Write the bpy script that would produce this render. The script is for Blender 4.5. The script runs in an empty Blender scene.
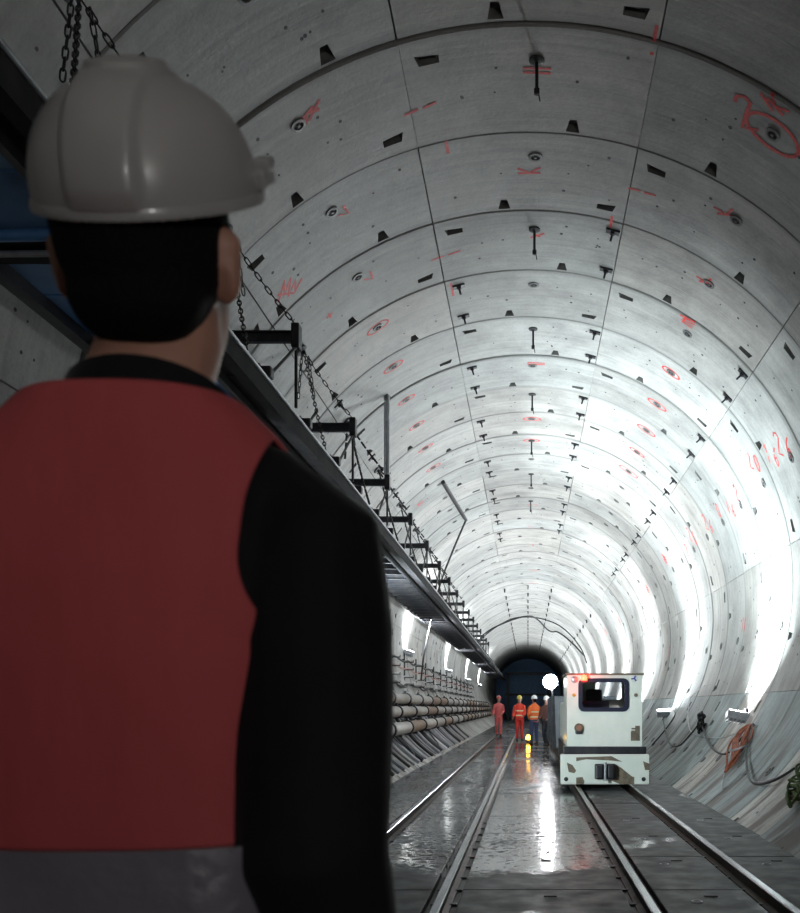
import bpy, bmesh, math, random
from mathutils import Vector, Matrix, Euler
from mathutils.geometry import delaunay_2d_cdt
random.seed(7)
PI = math.pi
sc = bpy.context.scene
COL = sc.collection
# ------------------------------------------------------------------ camera, world, exposure
FPX, VX, VY, CH = 950.0, 528.0, 707.0, 1.32          # focal length in px, vanishing point, lens height
cam = bpy.data.cameras.new('camera'); cam_o = bpy.data.objects.new('camera', cam); COL.objects.link(cam_o)
cam.sensor_fit = 'HORIZONTAL'; cam.sensor_width = 36; cam.lens = 36 * FPX / 800
cam.shift_x = -(VX - 400) / 800; cam.shift_y = (VY - 456.5) / 800
cam.clip_start = 0.05; cam.clip_end = 400
cam.dof.use_dof = True; cam.dof.focus_distance = 17; cam.dof.aperture_fstop = 8.5
cam_o.location = (0, 0, CH); cam_o.rotation_euler = (PI / 2, 0, 0)
sc.camera = cam_o
w = bpy.data.worlds.new('world'); sc.world = w; w.use_nodes = True
w.node_tree.nodes['Background'].inputs[0].default_value = (0.05, 0.07, 0.1, 1)
w.node_tree.nodes['Background'].inputs[1].default_value = 0.02
sc.view_settings.view_transform = 'Standard'; sc.view_settings.look = 'None'
sc.view_settings.gamma = 1; sc.view_settings.use_curve_mapping = False
sc.view_settings.exposure = 0.18
LAMP_W, LAMP_COL = 620, (0.90, 0.97, 1.0)            # wall floodlights
HEAD_W = 700                                          # floodlight on the train
# ------------------------------------------------------------------ helpers
class MB:
    def __init__(s): s.v = []; s.f = []; s.m = []
    def add(s, vs, fs, mi=0):
        o = len(s.v); s.v += [tuple(p) for p in vs]; s.f += [tuple(i + o for i in f) for f in fs]; s.m += [mi] * len(fs); return s
    def box(s, x0, x1, y0, y1, z0, z1, mi=0, M=None):
        vs = [Vector((x, y, z)) for z in (z0, z1) for y in (y0, y1) for x in (x0, x1)]
        if M is not None: vs = [M @ p for p in vs]
        return s.add(vs, [(0, 2, 3, 1), (4, 5, 7, 6), (0, 1, 5, 4), (2, 6, 7, 3), (0, 4, 6, 2), (1, 3, 7, 5)], mi)
    def cbox(s, c, d, mi=0, M=None):
        return s.box(c[0]-d[0]/2, c[0]+d[0]/2, c[1]-d[1]/2, c[1]+d[1]/2, c[2]-d[2]/2, c[2]+d[2]/2, mi, M)
    def bev(s, x0, x1, y0, y1, z0, z1, b, mi=0, M=None):         # chamfered box
        bm = bmesh.new(); bmesh.ops.create_cube(bm, size=1)
        for v in bm.verts: v.co = Vector(((x0+x1)/2 + v.co.x*(x1-x0), (y0+y1)/2 + v.co.y*(y1-y0), (z0+z1)/2 + v.co.z*(z1-z0)))
        bmesh.ops.bevel(bm, geom=bm.edges[:], offset=b, segments=2, profile=0.6, affect='EDGES')
        vs = [(M @ v.co if M is not None else v.co.copy()) for v in bm.verts]
        s.add(vs, [tuple(v.index for v in f.verts) for f in bm.faces], mi); bm.free(); return s
    def tube(s, pts, r, n=8, mi=0, cap=True, flat=1.0):
        pts = [Vector(p) for p in pts]; N = len(pts); rs = r if isinstance(r, (list, tuple)) else [r] * N
        vs = []; up = None
        for i, p in enumerate(pts):
            t = (pts[min(i+1, N-1)] - pts[max(i-1, 0)]).normalized()
            if up is None:
                up = Vector((0, 0, 1)) if abs(t.z) < .9 else Vector((0, 1, 0))
            a = t.cross(up)
            if a.length < 1e-6: a = t.cross(Vector((1, 0, 0)))
            a.normalize(); b = a.cross(t).normalized(); up = b
            for k in range(n):
                q = 2 * PI * k / n; vs.append(p + (a * math.cos(q) + b * math.sin(q) * flat) * rs[i])
        fs = [(i*n + k, i*n + (k+1) % n, (i+1)*n + (k+1) % n, (i+1)*n + k) for i in range(N-1) for k in range(n)]
        if cap: fs += [tuple(range(n))[::-1], tuple(range((N-1)*n, N*n))]
        return s.add(vs, fs, mi)
    def lathe(s, prof, n=16, M=None, mi=0, closed=False):          # prof = [(r, h)] about local z
        vs = []
        for r, h in prof:
            for k in range(n):
                q = 2*PI*k/n; p = Vector((r*math.cos(q), r*math.sin(q), h)); vs.append(M @ p if M is not None else p)
        N = len(prof)
        fs = [(i*n+k, i*n+(k+1) % n, (i+1)*n+(k+1) % n, (i+1)*n+k) for i in range(N-1) for k in range(n)]
        if closed: fs += [((N-1)*n+k, (N-1)*n+(k+1) % n, (k+1) % n, k) for k in range(n)]
        else: fs += [tuple(range(n))[::-1], tuple(range((N-1)*n, N*n))]
        return s.add(vs, fs, mi)
    def ell(s, c, r, M=None, n=20, m=12, mi=0):
        vs = []; c = Vector(c)
        for i in range(m+1):
            th = PI*i/m
            for k in range(n):
                q = 2*PI*k/n
                p = c + Vector((r[0]*math.sin(th)*math.cos(q), r[1]*math.sin(th)*math.sin(q), r[2]*math.cos(th)))
                vs.append(M @ p if M is not None else p)
        return s.add(vs, [(i*n+k, (i+1)*n+k, (i+1)*n+(k+1) % n, i*n+(k+1) % n) for i in range(m) for k in range(n)], mi)
    def mesh(s, name, mats, smooth=None):
        me = bpy.data.meshes.new(name); me.from_pydata(s.v, [], s.f); me.validate()
        for m in (mats if isinstance(mats, (list, tuple)) else [mats]): me.materials.append(m)
        if len(me.polygons) == len(s.m): me.polygons.foreach_set('material_index', s.m)
        if smooth is not None:
            me.polygons.foreach_set('use_smooth', [True]*len(me.polygons)); me.set_sharp_from_angle(angle=math.radians(smooth))
        me.update(); return me
    def obj(s, name, mats, parent=None, smooth=None):
        return link(name, s.mesh(name, mats, smooth), parent)
def link(name, me, parent=None, loc=None):
    o = bpy.data.objects.new(name, me); COL.objects.link(o)
    if parent is not None: o.parent = parent
    if loc is not None: o.location = loc
    return o
def tag(o, label=None, cat=None, group=None, kind=None):
    if label: o['label'] = label
    if cat: o['category'] = cat
    if group: o['group'] = group
    if kind: o['kind'] = kind
    return o
def empty(name, loc=(0, 0, 0), rz=0):
    o = bpy.data.objects.new(name, None); COL.objects.link(o); o.location = loc; o.rotation_euler = (0, 0, rz)
    o.empty_display_size = .1; return o
ORD = ['nearest', 'second', 'third', 'fourth', 'fifth', 'sixth', 'seventh', 'eighth', 'ninth', 'tenth', 'eleventh', 'twelfth',
       'thirteenth', 'fourteenth', 'fifteenth', 'sixteenth', 'seventeenth', 'eighteenth', 'nineteenth', 'twentieth']
# ------------------------------------------------------------------ materials
def mat(name, c, rough=.5, metal=0.0, c2=None, nscale=6.0, bump=0.0, bscale=40.0, rough2=None, emit=None, estr=0, spec=None, coat=0, stretch=(1, 1, 1), detail=6):
    m = bpy.data.materials.new(name); m.use_nodes = True; nt = m.node_tree; b = nt.nodes['Principled BSDF']
    b.inputs['Base Color'].default_value = (*c, 1); b.inputs['Roughness'].default_value = rough; b.inputs['Metallic'].default_value = metal
    if spec is not None: b.inputs['Specular IOR Level'].default_value = spec
    if coat: b.inputs['Coat Weight'].default_value = coat; b.inputs['Coat Roughness'].default_value = .12
    if c2 or bump or rough2 is not None:
        tc = nt.nodes.new('ShaderNodeTexCoord'); mp = nt.nodes.new('ShaderNodeMapping'); mp.inputs['Scale'].default_value = stretch
        nt.links.new(tc.outputs['Object'], mp.inputs[0])
    if c2 or rough2 is not None:
        n = nt.nodes.new('ShaderNodeTexNoise'); n.inputs['Scale'].default_value = nscale; n.inputs['Detail'].default_value = detail; n.inputs['Roughness'].default_value = .65
        nt.links.new(mp.outputs[0], n.inputs['Vector'])
        r = nt.nodes.new('ShaderNodeValToRGB'); r.color_ramp.elements[0].position = .38; r.color_ramp.elements[1].position = .64
        nt.links.new(n.outputs[0], r.inputs[0])
        if c2:
            r.color_ramp.elements[0].color = (*c, 1); r.color_ramp.elements[1].color = (*c2, 1); nt.links.new(r.outputs[0], b.inputs['Base Color'])
        if rough2 is not None:
            mr = nt.nodes.new('ShaderNodeMapRange'); mr.inputs[3].default_value = rough; mr.inputs[4].default_value = rough2
            mr.inputs[1].default_value = .35; mr.inputs[2].default_value = .65
            nt.links.new(n.outputs[0], mr.inputs[0]); nt.links.new(mr.outputs[0], b.inputs['Roughness'])
    if bump:
        n2 = nt.nodes.new('ShaderNodeTexNoise'); n2.inputs['Scale'].default_value = bscale; n2.inputs['Detail'].default_value = 4
        nt.links.new(mp.outputs[0], n2.inputs['Vector']); bp = nt.nodes.new('ShaderNodeBump'); bp.inputs['Strength'].default_value = bump; bp.inputs['Distance'].default_value = .02
        nt.links.new(n2.outputs[0], bp.inputs['Height']); nt.links.new(bp.outputs[0], b.inputs['Normal'])
    if emit: b.inputs['Emission Color'].default_value = (*emit, 1); b.inputs['Emission Strength'].default_value = estr
    return m
R, ZC, L, Y0 = 4.0, CH + 1.888, 1.542, .31 * 1.542
def concrete_mat():
    """lining concrete: mottled grey, cast streaks round the ring, mud low down, tint per segment from the object colour"""
    m = bpy.data.materials.new('lining_concrete'); m.use_nodes = True; nt = m.node_tree; N = nt.nodes; K = nt.links.new
    b = N['Principled BSDF']; geo = N.new('ShaderNodeNewGeometry'); oi = N.new('ShaderNodeObjectInfo')
    sep = N.new('ShaderNodeSeparateXYZ'); K(geo.outputs['Position'], sep.inputs[0])
    def math_(op, a, bb=None):
        n = N.new('ShaderNodeMath'); n.operation = op
        for i, q in enumerate((a, bb)):
            if q is None: continue
            if isinstance(q, (int, float)): n.inputs[i].default_value = q
            else: K(q, n.inputs[i])
        return n.outputs[0]
    ang = math_('ARCTAN2', sep.outputs[0], math_('SUBTRACT', sep.outputs[2], ZC))
    def noise(vec, scale, detail=5, rough=.6):
        n = N.new('ShaderNodeTexNoise'); n.inputs['Scale'].default_value = scale; n.inputs['Detail'].default_value = detail; n.inputs['Roughness'].default_value = rough
        K(vec, n.inputs['Vector']); return n.outputs[0]
    def comb(x, y, z):
        c = N.new('ShaderNodeCombineXYZ')
        for i, q in enumerate((x, y, z)):
            if isinstance(q, (int, float)): c.inputs[i].default_value = q
            else: K(q, c.inputs[i])
        return c.outputs[0]
    def ramp(f, stops):
        r = N.new('ShaderNodeValToRGB'); e = r.color_ramp.elements
        e[0].position, e[0].color = stops[0][0], (*stops[0][1], 1); e[1].position, e[1].color = stops[-1][0], (*stops[-1][1], 1)
        for p, c in stops[1:-1]:
            q = e.new(p); q.color = (*c, 1)
        K(f, r.inputs[0]); return r.outputs[0]
    def mix(f, a, c, mode='MIX'):
        n = N.new('ShaderNodeMix'); n.data_type = 'RGBA'; n.blend_type = mode
        if isinstance(f, (int, float)): n.inputs[0].default_value = f
        else: K(f, n.inputs[0])
        for i, q in ((6, a), (7, c)):
            if isinstance(q, tuple): n.inputs[i].default_value = (*q, 1)
            else: K(q, n.inputs[i])
        return n.outputs[2]
    blot = noise(geo.outputs['Position'], 1.1, 7, .68)
    base = ramp(blot, [(.3, (.225, .222, .212)), (.5, (.37, .365, .35)), (.72, (.50, .495, .475))])
    cast = noise(comb(math_('MULTIPLY', ang, 1.2), math_('MULTIPLY', sep.outputs[1], 9.0), oi.outputs['Random']), 1.0, 4)
    base = mix(.5, base, ramp(cast, [(.3, (.62, .62, .62)), (.5, (.95, .95, .95)), (.7, (1.1, 1.1, 1.1))]), 'MULTIPLY')
    fine = noise(geo.outputs['Position'], 28, 3)
    base = mix(.35, base, ramp(fine, [(.35, (.72, .72, .72)), (.6, (1.05, 1.05, 1.05))]), 'MULTIPLY')
    base = mix(1.0, base, oi.outputs['Color'], 'MULTIPLY')
    # efflorescence / mud streaks running down the lower lining
    st = noise(comb(math_('MULTIPLY', ang, 2.6), math_('MULTIPLY', sep.outputs[1], 3.2), 3.3), 1.0, 6, .7)
    low = N.new('ShaderNodeMapRange'); low.inputs[1].default_value = 1.9; low.inputs[2].default_value = .5; K(sep.outputs[2], low.inputs[0])
    mud = math_('MULTIPLY', low.outputs[0], ramp(st, [(.44, (0, 0, 0)), (.58, (1, 1, 1))]))
    base = mix(math_('MULTIPLY', mud, .85), base, (.085, .062, .05))
    wht = ramp(noise(comb(math_('MULTIPLY', ang, 1.5), math_('MULTIPLY', sep.outputs[1], 5.0), 9.1), 1.0, 5, .7), [(.6, (0, 0, 0)), (.72, (1, 1, 1))])
    base = mix(math_('MULTIPLY', wht, .35), base, (.62, .62, .6))
    fv = math_('FRACT', math_('DIVIDE', math_('SUBTRACT', sep.outputs[1], Y0), L)); ed = math_('MULTIPLY', math_('ABSOLUTE', math_('SUBTRACT', fv, .5)), 2.0)
    er = N.new('ShaderNodeMapRange'); er.inputs[1].default_value = .86; er.inputs[2].default_value = 1.0; K(math_('ADD', ed, math_('MULTIPLY', math_('SUBTRACT', blot, .5), .35)), er.inputs[0])
    base = mix(math_('MULTIPLY', er.outputs[0], .45), base, (.13, .13, .125))
    K(base, b.inputs['Base Color'])
    rr = N.new('ShaderNodeMapRange'); rr.inputs[3].default_value = .42; rr.inputs[4].default_value = .75; K(blot, rr.inputs[0]); K(rr.outputs[0], b.inputs['Roughness'])
    bp = N.new('ShaderNodeBump'); bp.inputs['Strength'].default_value = .35; bp.inputs['Distance'].default_value = .012
    K(math_('ADD', cast, math_('MULTIPLY', fine, .5)), bp.inputs['Height']); K(bp.outputs[0], b.inputs['Normal'])
    return m
def floor_mat():
    """trackbed concrete with standing water: wet patches are darker and mirror-like"""
    m = bpy.data.materials.new('wet_trackbed_concrete'); m.use_nodes = True; nt = m.node_tree; N = nt.nodes; K = nt.links.new
    b = N['Principled BSDF']; geo = N.new('ShaderNodeNewGeometry')
    def noise(scale, detail, st=(1, 1, 1), off=(0, 0, 0)):
        mp = N.new('ShaderNodeMapping'); mp.inputs['Scale'].default_value = st; mp.inputs['Location'].default_value = off; K(geo.outputs['Position'], mp.inputs[0])
        n = N.new('ShaderNodeTexNoise'); n.inputs['Scale'].default_value = scale; n.inputs['Detail'].default_value = detail; K(mp.outputs[0], n.inputs['Vector']); return n.outputs[0]
    def mr(f, a, bb, c=0., d=1.):
        n = N.new('ShaderNodeMapRange'); n.inputs[1].default_value = a; n.inputs[2].default_value = bb; n.inputs[3].default_value = c; n.inputs[4].default_value = d; K(f, n.inputs[0]); return n.outputs[0]
    def mth(op, a, bb, clamp=True):
        n = N.new('ShaderNodeMath'); n.operation = op
        for i, q in enumerate((a, bb)):
            if isinstance(q, (int, float)): n.inputs[i].default_value = q
            else: K(q, n.inputs[i])
        n.use_clamp = clamp; return n.outputs[0]
    sep = N.new('ShaderNodeSeparateXYZ'); K(geo.outputs['Position'], sep.inputs[0])
    lo = noise(.9, 5, (1.0, .45, 1), (3.1, 7.7, 0)); hi = noise(14, 5)
    # the puddle reaches from 7.7 m on, left of the right-hand track; beyond it only patches
    edge = mth('MULTIPLY', mr(mth('ADD', mth('ADD', sep.outputs[1], mth('MULTIPLY', lo, 4.0, False), False), mth('MULTIPLY', hi, 1.2, False), False), 10.15, 10.6), mr(sep.outputs[0], 1.0, .6))
    pud = mth('ADD', mth('MULTIPLY', edge, mr(lo, .33, .43)), mr(lo, .60, .64))
    wet = mth('MULTIPLY', pud, mr(mth('ADD', hi, mth('MULTIPLY', lo, .6), False), .68, .80))
    r = N.new('ShaderNodeValToRGB'); e = r.color_ramp.elements; e[0].position = .3; e[0].color = (.012, .0145, .016, 1); e[1].position = .72; e[1].color = (.046, .052, .055, 1); K(noise(1.6, 8, (1, .6, 1)), r.inputs[0])
    mx = N.new('ShaderNodeMix'); mx.data_type = 'RGBA'; mx.blend_type = 'MULTIPLY'; mx.inputs[0].default_value = 1; K(r.outputs[0], mx.inputs[6])
    r2 = N.new('ShaderNodeValToRGB'); e = r2.color_ramp.elements; e[0].color = (1, 1, 1, 1); e[1].color = (.6, .62, .64, 1); K(wet, r2.inputs[0]); K(r2.outputs[0], mx.inputs[7])
    K(mx.outputs[2], b.inputs['Base Color'])
    dry = mr(noise(5, 6),   .35, .65, .5, .68); rg = N.new('ShaderNodeMix'); K(wet, rg.inputs[0]); K(dry, rg.inputs[2]); rg.inputs[3].default_value = .12; K(rg.outputs[0], b.inputs['Roughness'])
    bp = N.new('ShaderNodeBump'); bp.inputs['Distance'].default_value = .006; K(mr(wet, 0, 1, .6, .3), bp.inputs['Strength']); K(noise(7, 7, (1, .55, 1)), bp.inputs['Height']); K(bp.outputs[0], b.inputs['Normal'])
    return m
M = {}
M['conc'] = concrete_mat(); M['floor'] = floor_mat()
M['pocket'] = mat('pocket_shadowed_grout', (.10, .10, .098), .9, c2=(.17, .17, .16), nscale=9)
M['dark'] = mat('dark_steel', (.022, .024, .03), .45, .6, c2=(.05, .05, .055), nscale=5)
M['matte'] = mat('matte_black_paint', (.014, .014, .017), .85, c2=(.03, .028, .028), nscale=4, spec=.12)
M['black'] = mat('black_rubber', (.012, .012, .014), .5)
M['plug'] = mat('dark_plug', (.03, .03, .032), .7)
M['sock'] = mat('socket_plastic', (.14, .14, .14), .5)
M['galv'] = mat('galvanised_steel', (.30, .31, .33), .4, .7, c2=(.42, .43, .45), nscale=8)
M['rail'] = mat('rail_steel_sides', (.03, .027, .026), .55, .7, c2=(.075, .055, .045), nscale=9)
M['railtop'] = mat('polished_rail_head', (.30, .31, .33), .26, 1.0)
M['red'] = mat('red_spray_paint', (.55, .028, .03), .6, c2=(.75, .07, .06), nscale=30)
M['blue'] = mat('blue_painted_steel', (.05, .15, .34), .42, .1, c2=(.08, .20, .42), nscale=3)
M['belt'] = mat('conveyor_underside_grey', (.16, .17, .19), .4, .5, c2=(.24, .25, .27), nscale=3)
M['pipe'] = mat('dusty_pipe', (.20, .18, .165), .5, .15, c2=(.34, .32, .30), nscale=2.2, stretch=(1, .4, 1))
M['pipe_rust'] = mat('rusty_pipe', (.13, .085, .06), .6, .2, c2=(.25, .17, .12), nscale=4)
M['white'] = mat('loco_offwhite_paint', (.66, .71, .65), .38, c2=(.74, .77, .71), nscale=3, coat=.15)
M['rustpatch'] = mat('loco_bare_rust', (.10, .085, .065), .75, c2=(.19, .15, .10), nscale=14)
M['navy'] = mat('navy_rubber_seal', (.008, .012, .035), .35)
M['glass'] = mat('glass', (.8, .85, .9), .05)
gl = M['glass'].node_tree.nodes['Principled BSDF']; gl.inputs['Transmission Weight'].default_value = 1; gl.inputs['IOR'].default_value = 1.1
M['orange'] = mat('orange_hose', (.36, .085, .03), .5, c2=(.16, .05, .03), nscale=20)
M['green'] = mat('green_rope', (.05, .085, .02), .7, c2=(.10, .14, .04), nscale=20)
M['pink'] = mat('faded_red_cable', (.36, .17, .15), .5)
M['hose'] = mat('grey_drain_hose', (.38, .38, .42), .4, c2=(.26, .26, .29), nscale=6)
M['lens'] = mat('lit_lamp_glass', (1, 1, 1), .3, emit=(.95, .98, 1), estr=45)
M['flare'] = mat('lit_headlight_glass', (1, 1, 1), .3, emit=(.97, .98, 1), estr=260)
M['redlamp'] = mat('lit_red_beacon', (1, .05, .03), .3, emit=(1, .035, .015), estr=16)
M['amber'] = mat('lit_amber_lamp', (1, .5, .02), .3, emit=(1, .48, .02), estr=30)
M['amberoff'] = mat('amber_marker_lens', (.55, .33, .06), .3)
M['skin'] = mat('skin', (.42, .21, .15), .5, c2=(.47, .25, .18), nscale=12, bump=.05, bscale=160)
M['hair'] = mat('black_hair', (.004, .004, .0045), .8, spec=.15, bump=.4, bscale=90, stretch=(3, 3, .5))
M['helmet'] = mat('pale_grey_helmet_shell', (.34, .33, .325), .32, coat=.25)
M['vest'] = mat('red_vest_cloth', (.42, .062, .068), .8, c2=(.48, .075, .08), nscale=3, bump=.6, bscale=6, stretch=(1.3, 1, .4))
M['band'] = mat('reflective_grey_band', (.13, .12, .145), .35, c2=(.18, .17, .20), nscale=6, bump=.15, bscale=30)
M['shirt'] = mat('black_sweater', (.004, .004, .006), .8, c2=(.007, .007, .010), nscale=5, spec=.25, bump=.25, bscale=9)
_b = M['shirt'].node_tree.nodes['Principled BSDF']; _b.inputs['Sheen Weight'].default_value = .12; _b.inputs['Sheen Roughness'].default_value = .35
M['trouser'] = mat('dark_trousers', (.02, .022, .03), .8, bump=.3, bscale=10)
M['boot'] = mat('black_boot', (.015, .014, .014), .5)
M['eyew'] = mat('eye_white', (.7, .7, .7), .2); M['iris'] = mat('dark_iris', (.03, .02, .015), .1)
def wray(px, py, off=0.0):
    """where a line of sight meets the lining (off = distance proud of it)"""
    dx, dz = (px - VX) / FPX, (VY - py) / FPX; c = CH - ZC; r = R - off
    A = dx*dx + dz*dz; B = 2*dz*c; C = c*c - r*r; t = (-B + math.sqrt(B*B - 4*A*C)) / (2*A)
    return Vector((dx*t, t, CH + dz*t))
def at(px, py, d): return Vector(((px - VX)/FPX*d, d, CH + (VY - py)/FPX*d))
def cyl(a, y, off=0.0): return Vector(((R-off)*math.sin(a), y, ZC + (R-off)*math.cos(a)))
def wall_x(z, off=0.0): return math.sqrt(max(0, (R-off)**2 - (z-ZC)**2))

# ================================================================== STRUCTURE: segmental tunnel lining
wall = empty('wall_tunnel', (0, 0, 0)); tag(wall, 'curved precast concrete segment lining of the round tunnel', 'wall', kind='structure')
SEG = 2*PI/11; KMAX = 27
def ring_feats(par):
    F = []                                                        # recesses of one ring: (polygon in (s, v), depth)
    a0 = math.radians(6.5 if par else -4.0); st = 2*PI/17
    for i in range(-8, 9):
        s = (a0 + i*st) * R; F.append(([(s-.036, L-.255), (s+.036, L-.255), (s+.07, L-.055), (s-.07, L-.055)], .085))
    for j in range(-6, 6):
        s = (SEG/2 + SEG*j) * R
        if (par + j) % 2:
            for v in (.22, 1.22):
                F.append(([(s-.10+.075*math.cos(q*PI/5), v+.07*math.sin(q*PI/5)) for q in range(10)], .07))
        else:
            F.append(([(s+.12, .22), (s+.34, .26), (s+.34, .36), (s+.15, .36)], .07))
            F.append(([(s-.34, 1.24), (s-.12, 1.20), (s-.15, 1.34), (s-.34, 1.34)], .07))
    return F
def seg_mesh(i, par):
    s0, s1 = (i-.5)*SEG*R + .0015, (i+.5)*SEG*R - .0015; c = .016; cs = .004; GP = .008
    F = [f for f in ring_feats(par) if min(p[0] for p in f[0]) > s0+.05 and max(p[0] for p in f[0]) < s1-.05]
    n = 12; pts = []
    for v in (GP+c, L*.5, L-GP-c):
        for q in range(n+1): pts.append((s0+cs+(s1-s0-2*cs)*q/n, v))
    def inside(p, poly):
        k = False
        for a in range(len(poly)):
            (x1, y1), (x2, y2) = poly[a], poly[a-1]
            if (y1 > p[1]) != (y2 > p[1]) and p[0] < (x2-x1)*(p[1]-y1)/(y2-y1)+x1: k = not k
        return k
    pts = [p for p in pts if not any(inside(p, f[0]) for f in F)]; E = []
    for f in F:
        o = len(pts); pts += f[0]; E += [(o+k, o+(k+1) % len(f[0])) for k in range(len(f[0]))]
    vv, _, ff, *_ = delaunay_2d_cdt([Vector(p) for p in pts], E, [], 0, 1e-5)
    P = lambda s, v, d=0: ((R+d)*math.sin(s/R), v, (R+d)*math.cos(s/R))
    mb = MB(); fs = []
    for f in ff:
        cx = sum(vv[q].x for q in f)/3; cy = sum(vv[q].y for q in f)/3
        if not any(inside((cx, cy), g[0]) for g in F): fs.append(tuple(f))
    def wind(q, face):                                            # inner faces look at the axis
        a, b, cc = [Vector(q[k]) for k in face[:3]]
        nn = (b-a).cross(cc-a); mid = (a+b+cc)/3
        return face if nn.dot(Vector((mid.x, 0, mid.z))) < 0 else face[::-1]
    vs = [P(p.x, p.y) for p in vv]; mb.add(vs, [wind(vs, f) for f in fs])
    for poly, d in F:
        k = len(poly); mx = sum(p[0] for p in poly)/k; my = sum(p[1] for p in poly)/k
        sh = [(mx+(p[0]-mx)*.86, my+(p[1]-my)*.86) for p in poly]
        vs = [P(*p) for p in poly] + [P(*p, d) for p in sh]
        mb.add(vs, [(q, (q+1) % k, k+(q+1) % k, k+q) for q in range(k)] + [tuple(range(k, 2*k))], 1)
    # chamfer and joint faces around the rim
    loop = [(s0+cs+(s1-s0-2*cs)*q/n, GP+c, 0, -1) for q in range(n+1)] + [(s0+cs+(s1-s0-2*cs)*q/n, L-GP-c, 0, 1) for q in range(n, -1, -1)]
    k = len(loop); vs = []
    for d, e in ((0, 0), (.013, c), (.16, c)):
        for q, (s, v, _, sg) in enumerate(loop):
            es = (-e if q in (0, k-1) else (e if q in (n, n+1) else 0))*cs/c
            vs.append(P(s+es, v+sg*e, d))
    mb.add(vs, [(r*k+q, r*k+(q+1) % k, (r+1)*k+(q+1) % k, (r+1)*k+q) for r in range(2) for q in range(k)])
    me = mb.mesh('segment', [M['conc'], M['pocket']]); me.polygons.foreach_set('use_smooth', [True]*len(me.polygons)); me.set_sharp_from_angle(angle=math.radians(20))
    return me
seg_me = {(i, p): seg_mesh(i, p) for i in range(-4, 5) for p in (0, 1)}
# fittings shared by the segments
mb = MB(); mb.lathe([(.048, 0), (.075, 0), (.078, .014), (.05, .016)], 14, closed=True); mb.lathe([(.001, .002), (.049, .003)], 14, mi=1); mb.lathe([(.016, .003), (.016, .02), (.001, .021)], 8)
me_sock = mb.mesh('grout_socket', [M['sock'], M['plug']], 40)
mb = MB(); mb.lathe([(.001, 0), (.07, 0), (.07, .018), (.03, .03), (.001, .032)], 14); me_flange = mb.mesh('grout_valve', [M['plug']], 40)
mb = MB(); mb.tube([(0, 0, 0), (0, 0, -.3)], .016, 8); mb.cbox((0, 0, -.27), (.05, .03, .05)); mb.tube([(.02, 0, -.30), (.03, 0, -.36)], .006, 6); me_rod = mb.mesh('valve_rod', [M['black']])
mb = MB(); mb.cbox((0, 0, .012), (.17, .085, .024)); mb.lathe([(.032, .024), (.032, .05), (.014, .052), (.014, .13), (.001, .131)], 8); me_plate = mb.mesh('bolt_plate', [M['dark']])
def on_wall(name, me, a, y, parent, off=0.0, world_up=False, spin=0):
    o = link(name, me, parent); base = Vector((0, parent.location.y, ZC)) if parent is not None else Vector()
    o.location = cyl(a, y, off) - base
    if not world_up: o.rotation_euler = (Matrix.Rotation(a + PI, 4, 'Y') @ Matrix.Rotation(spin, 4, 'Z')).to_euler()
    return o
pin = MB(); DR = {}
rnd = random.Random(3)
for k in range(1, KMAX+1):
    par = k % 2; yk = Y0 + k*L; rk = rnd.uniform(-.012, .012)
    for i in range(-4, 5):
        a = i*SEG; dr = rk + rnd.uniform(-.004, .004); DR[(k, i)] = dr
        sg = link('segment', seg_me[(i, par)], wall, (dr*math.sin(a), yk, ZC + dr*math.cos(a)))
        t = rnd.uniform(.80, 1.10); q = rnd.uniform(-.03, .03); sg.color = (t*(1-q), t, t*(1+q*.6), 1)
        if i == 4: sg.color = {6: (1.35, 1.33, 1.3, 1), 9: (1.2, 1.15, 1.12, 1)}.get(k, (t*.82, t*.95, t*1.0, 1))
        if 3 <= k <= 17:
            if i == 0 and par:
                on_wall('grout_valve', me_flange, a+.02, yk + .44, sg); on_wall('valve_rod', me_rod, a+.02, yk + .44, sg, .02, True)
            else: on_wall('grout_socket', me_sock, a+.02, yk + .44, sg)
        if 7 <= k <= 20:
            for j in (-2, -1, 0, 1):
                if (par + j) % 2 and i == (j if j >= 0 else j + 1) and not (j in (-2, 1) and k < 8):
                    for v in (.22, 1.22): on_wall('bolt_plate', me_plate, SEG/2 + SEG*j - .10/R*1.0 + (.0 if j >= 0 else .07), yk + v, sg)
        if k <= 24:
            for _ in range(9 if abs(i) < 4 else 4):
                s = rnd.choice((-.85, -.6, -.3, .3, .42, .62, .9)) + rnd.uniform(-.05, .05); v = rnd.choice((.3, .5, .7, .9, 1.1)) + rnd.uniform(-.04, .04)
                n = 6; rr = rnd.uniform(.012, .022); c0 = cyl(a + s/R, yk+v, .003-dr)
                ax = Vector((math.cos(a+s/R), 0, -math.sin(a+s/R))); ay = Vector((0, 1, 0))
                pin.add([c0 + ax*rr*math.cos(2*PI*z/n) + ay*rr*1.3*math.sin(2*PI*z/n) for z in range(n)], [tuple(range(n))])
tag(pin.obj('lifting_pinholes', M['plug'], wall), kind='stuff')
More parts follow.
